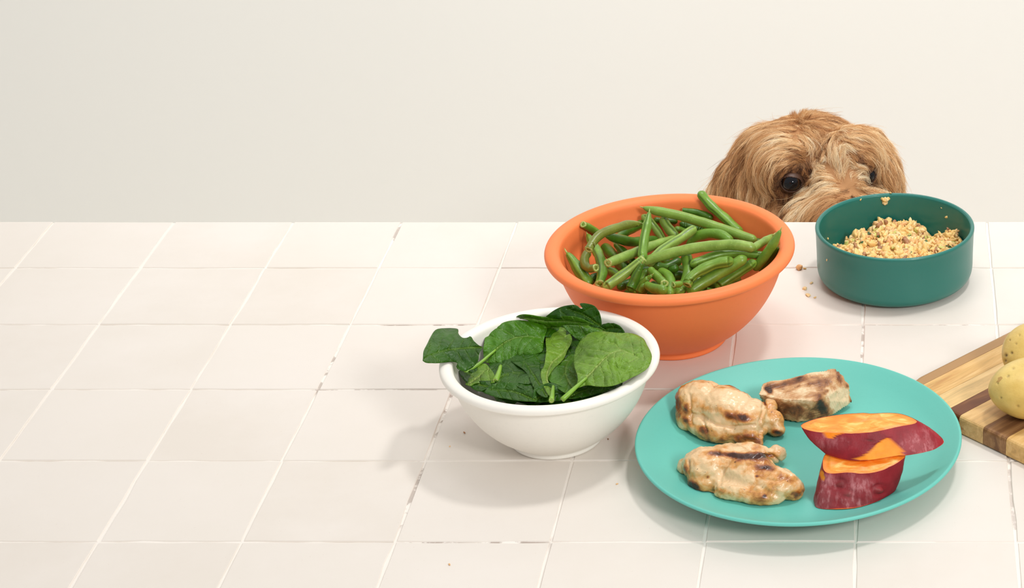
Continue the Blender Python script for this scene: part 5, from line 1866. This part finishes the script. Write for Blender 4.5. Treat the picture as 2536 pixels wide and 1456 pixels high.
NP_ = 9
def hair(n_guides, per, seed, keep, lenscale, radius, clump, lift0, name_):
    G, GN = sample(AV, AF, n_guides, seed, keep)
    fl_ = flow_at(G)
    rg = np.random.default_rng(seed + 1)
    ln = fl_[:, 2] * 0.01 * lenscale * rg.uniform(0.7, 1.2, len(G))
    pts = np.zeros((len(G), NP_, 3))
    pts[:, 0] = G
    cur = G.copy()
    curn = GN.copy()
    up = np.array([0, 0, 1.0])
    for s in range(1, NP_):
        f2 = flow_at(cur)
        d = RT[None, :] * f2[:, :1] - DN[None, :] * -f2[:, 1:2]
        d = d - curn * (d * curn).sum(1, keepdims=True)
        d /= np.linalg.norm(d, axis=1, keepdims=True) + 1e-9
        nxt = cur + d * (ln / (NP_ - 1))[:, None]
        for i in range(len(nxt)):
            loc, nor, _, dist = bvh.find_nearest(Vector(nxt[i]))
            if loc is not None:
                nn = np.array(nor)
                if nn @ curn[i] < 0.1:
                    nn = curn[i]
                curn[i] = 0.6 * curn[i] + 0.4 * nn
                if np.linalg.norm(np.array(loc) - nxt[i]) < 0.006:
                    nxt[i] = loc
        curn /= np.linalg.norm(curn, axis=1, keepdims=True)
        cur = nxt
        t = s / (NP_ - 1)
        lift = lift0 * ln * (math.sin(t * 2.2)) + 0.0006
        pts[:, s] = cur + curn * lift[:, None]
    # every lock waves a little
    t = np.linspace(0, 1, NP_)
    side = np.cross(pts[:, -1] - pts[:, 0], GN)
    side /= np.linalg.norm(side, axis=1, keepdims=True) + 1e-9
    ph = rg.uniform(0, 6.28, len(G))
    am = rg.normal(0, 1, len(G)) * 0.07 * ln
    bend = rg.normal(0, 1, len(G)) * 0.10 * ln
    pts += side[:, None, :] * (am[:, None] * np.sin(t[None] * 5.0 + ph[:, None]) * t[None] + bend[:, None] * t[None] ** 2)[..., None]
    # children
    n = len(G) * per
    gi = np.repeat(np.arange(len(G)), per)
    spread = 0.0034
    off = rg.normal(0, 1, (n, 3)) * spread * 0.5
    off -= GN[gi] * (off * GN[gi]).sum(1, keepdims=True)
    cl = (1 - clump * np.clip(t * 1.15, 0, 1) ** 1.1)
    P = pts[gi] + off[:, None, :] * cl[None, :, None]
    lsc = rg.uniform(0.55, 1.1, n)
    P = P[:, :1] + (P - P[:, :1]) * lsc[:, None, None]
    # stray hairs and frizz
    fr = rg.normal(0, 1, (n, 3)) * (0.055 * ln[gi] * np.where(rg.random(n) < 0.12, 3.4, 1.0))[:, None]
    P = P + fr[:, None, :] * (t[None, :, None] ** 1.6)
    P = P + GN[gi][:, None, :] * (rg.uniform(0, 0.0016, n)[:, None] * t[None])[..., None]
    # keep clear of the table's back edge
    lowz = P[..., 2] < ZT + 0.012
    P[..., 1] = np.where(lowz, np.maximum(P[..., 1], EDGE + 0.004), P[..., 1])
    tone = fl_[gi, 3] + rg.normal(0, 0.13, len(G))[gi] + rg.normal(0, 0.07, n)
    return P, tone, radius * rg.uniform(0.7, 1.2, n), t

STOPS = np.array([0.0, 0.2, 0.4, 0.6, 0.8, 1.0])
RAMP = np.array([srgb(62, 36, 22), srgb(140, 94, 60), srgb(196, 142, 90), srgb(224, 178, 124), srgb(242, 210, 162), srgb(252, 236, 202)])
batches = [hair(2600, 30, 1, keep_head, 1.0, 0.000115, 0.80, 0.13, 'long'),
           hair(4200, 9, 5, keep_head, 0.55, 0.000110, 0.4, 0.20, 'under')]
def keep_body(c, n):
    return sstep(ZT - .10, ZT - .16, c[:, 2]) + 0.0
def keep_tuft(c, n):
    x, y, _ = proj(c)
    return np.exp(-((x - 1988) / 14) ** 2 - ((y - 292) / 14) ** 2) * (((CAM - c) * n).sum(1) > -0.9)
tu = hair(60, 26, 21, keep_tuft, 0.8, 0.000115, 0.8, 0.1, 'tuft')
tw_ = np.linspace(0, 1, NP_)[None, :, None]
tu[0][:] = tu[0][:, :1] + (tu[0] - tu[0][:, :1]) * 0.25 + tw_ ** 1.3 * (np.array([0.0010, -0.001, 0.0085]) * np.random.default_rng(4).uniform(0.2, 1.1, (len(tu[0]), 1, 1)))
batches.append(tu)
batches.append(hair(1500, 6, 9, keep_body, 1.0, 0.0006, 0.7, 0.12, 'coat'))
tot = sum(len(b[0]) for b in batches)
cu = bpy.data.hair_curves.new('fur')
cu.add_curves([NP_] * tot)
allP = np.concatenate([b[0] for b in batches]).astype(np.float32)
cu.position_data.foreach_set('vector', allP.ravel())
rad = np.concatenate([(b[2][:, None] * (1 - 0.75 * b[3][None] ** 2)) for b in batches]).astype(np.float32)
ra = cu.attributes.get('radius') or cu.attributes.new('radius', 'FLOAT', 'POINT')
ra.data.foreach_set('value', rad.ravel())
tone = np.clip(np.concatenate([b[1] for b in batches]), 0, 1)
colr = np.stack([np.interp(tone, STOPS, RAMP[:, j]) for j in range(3)] + [np.ones_like(tone)], 1).astype(np.float32)
ca = cu.attributes.new('tone', 'FLOAT_COLOR', 'CURVE')
ca.data.foreach_set('color', colr.ravel())
k = NT('dog_fur')
k.l(k.attr('tone', 'Color'), k.b.inputs['Base Color'])
k.set(Roughness=0.45)
k.b.inputs['Specular IOR Level'].default_value = 0.35
cu.materials.append(k.m)
fur = bpy.data.objects.new('fur', cu)
COL.objects.link(fur)
adopt(fur, dog)
fur['kind'] = 'stuff'
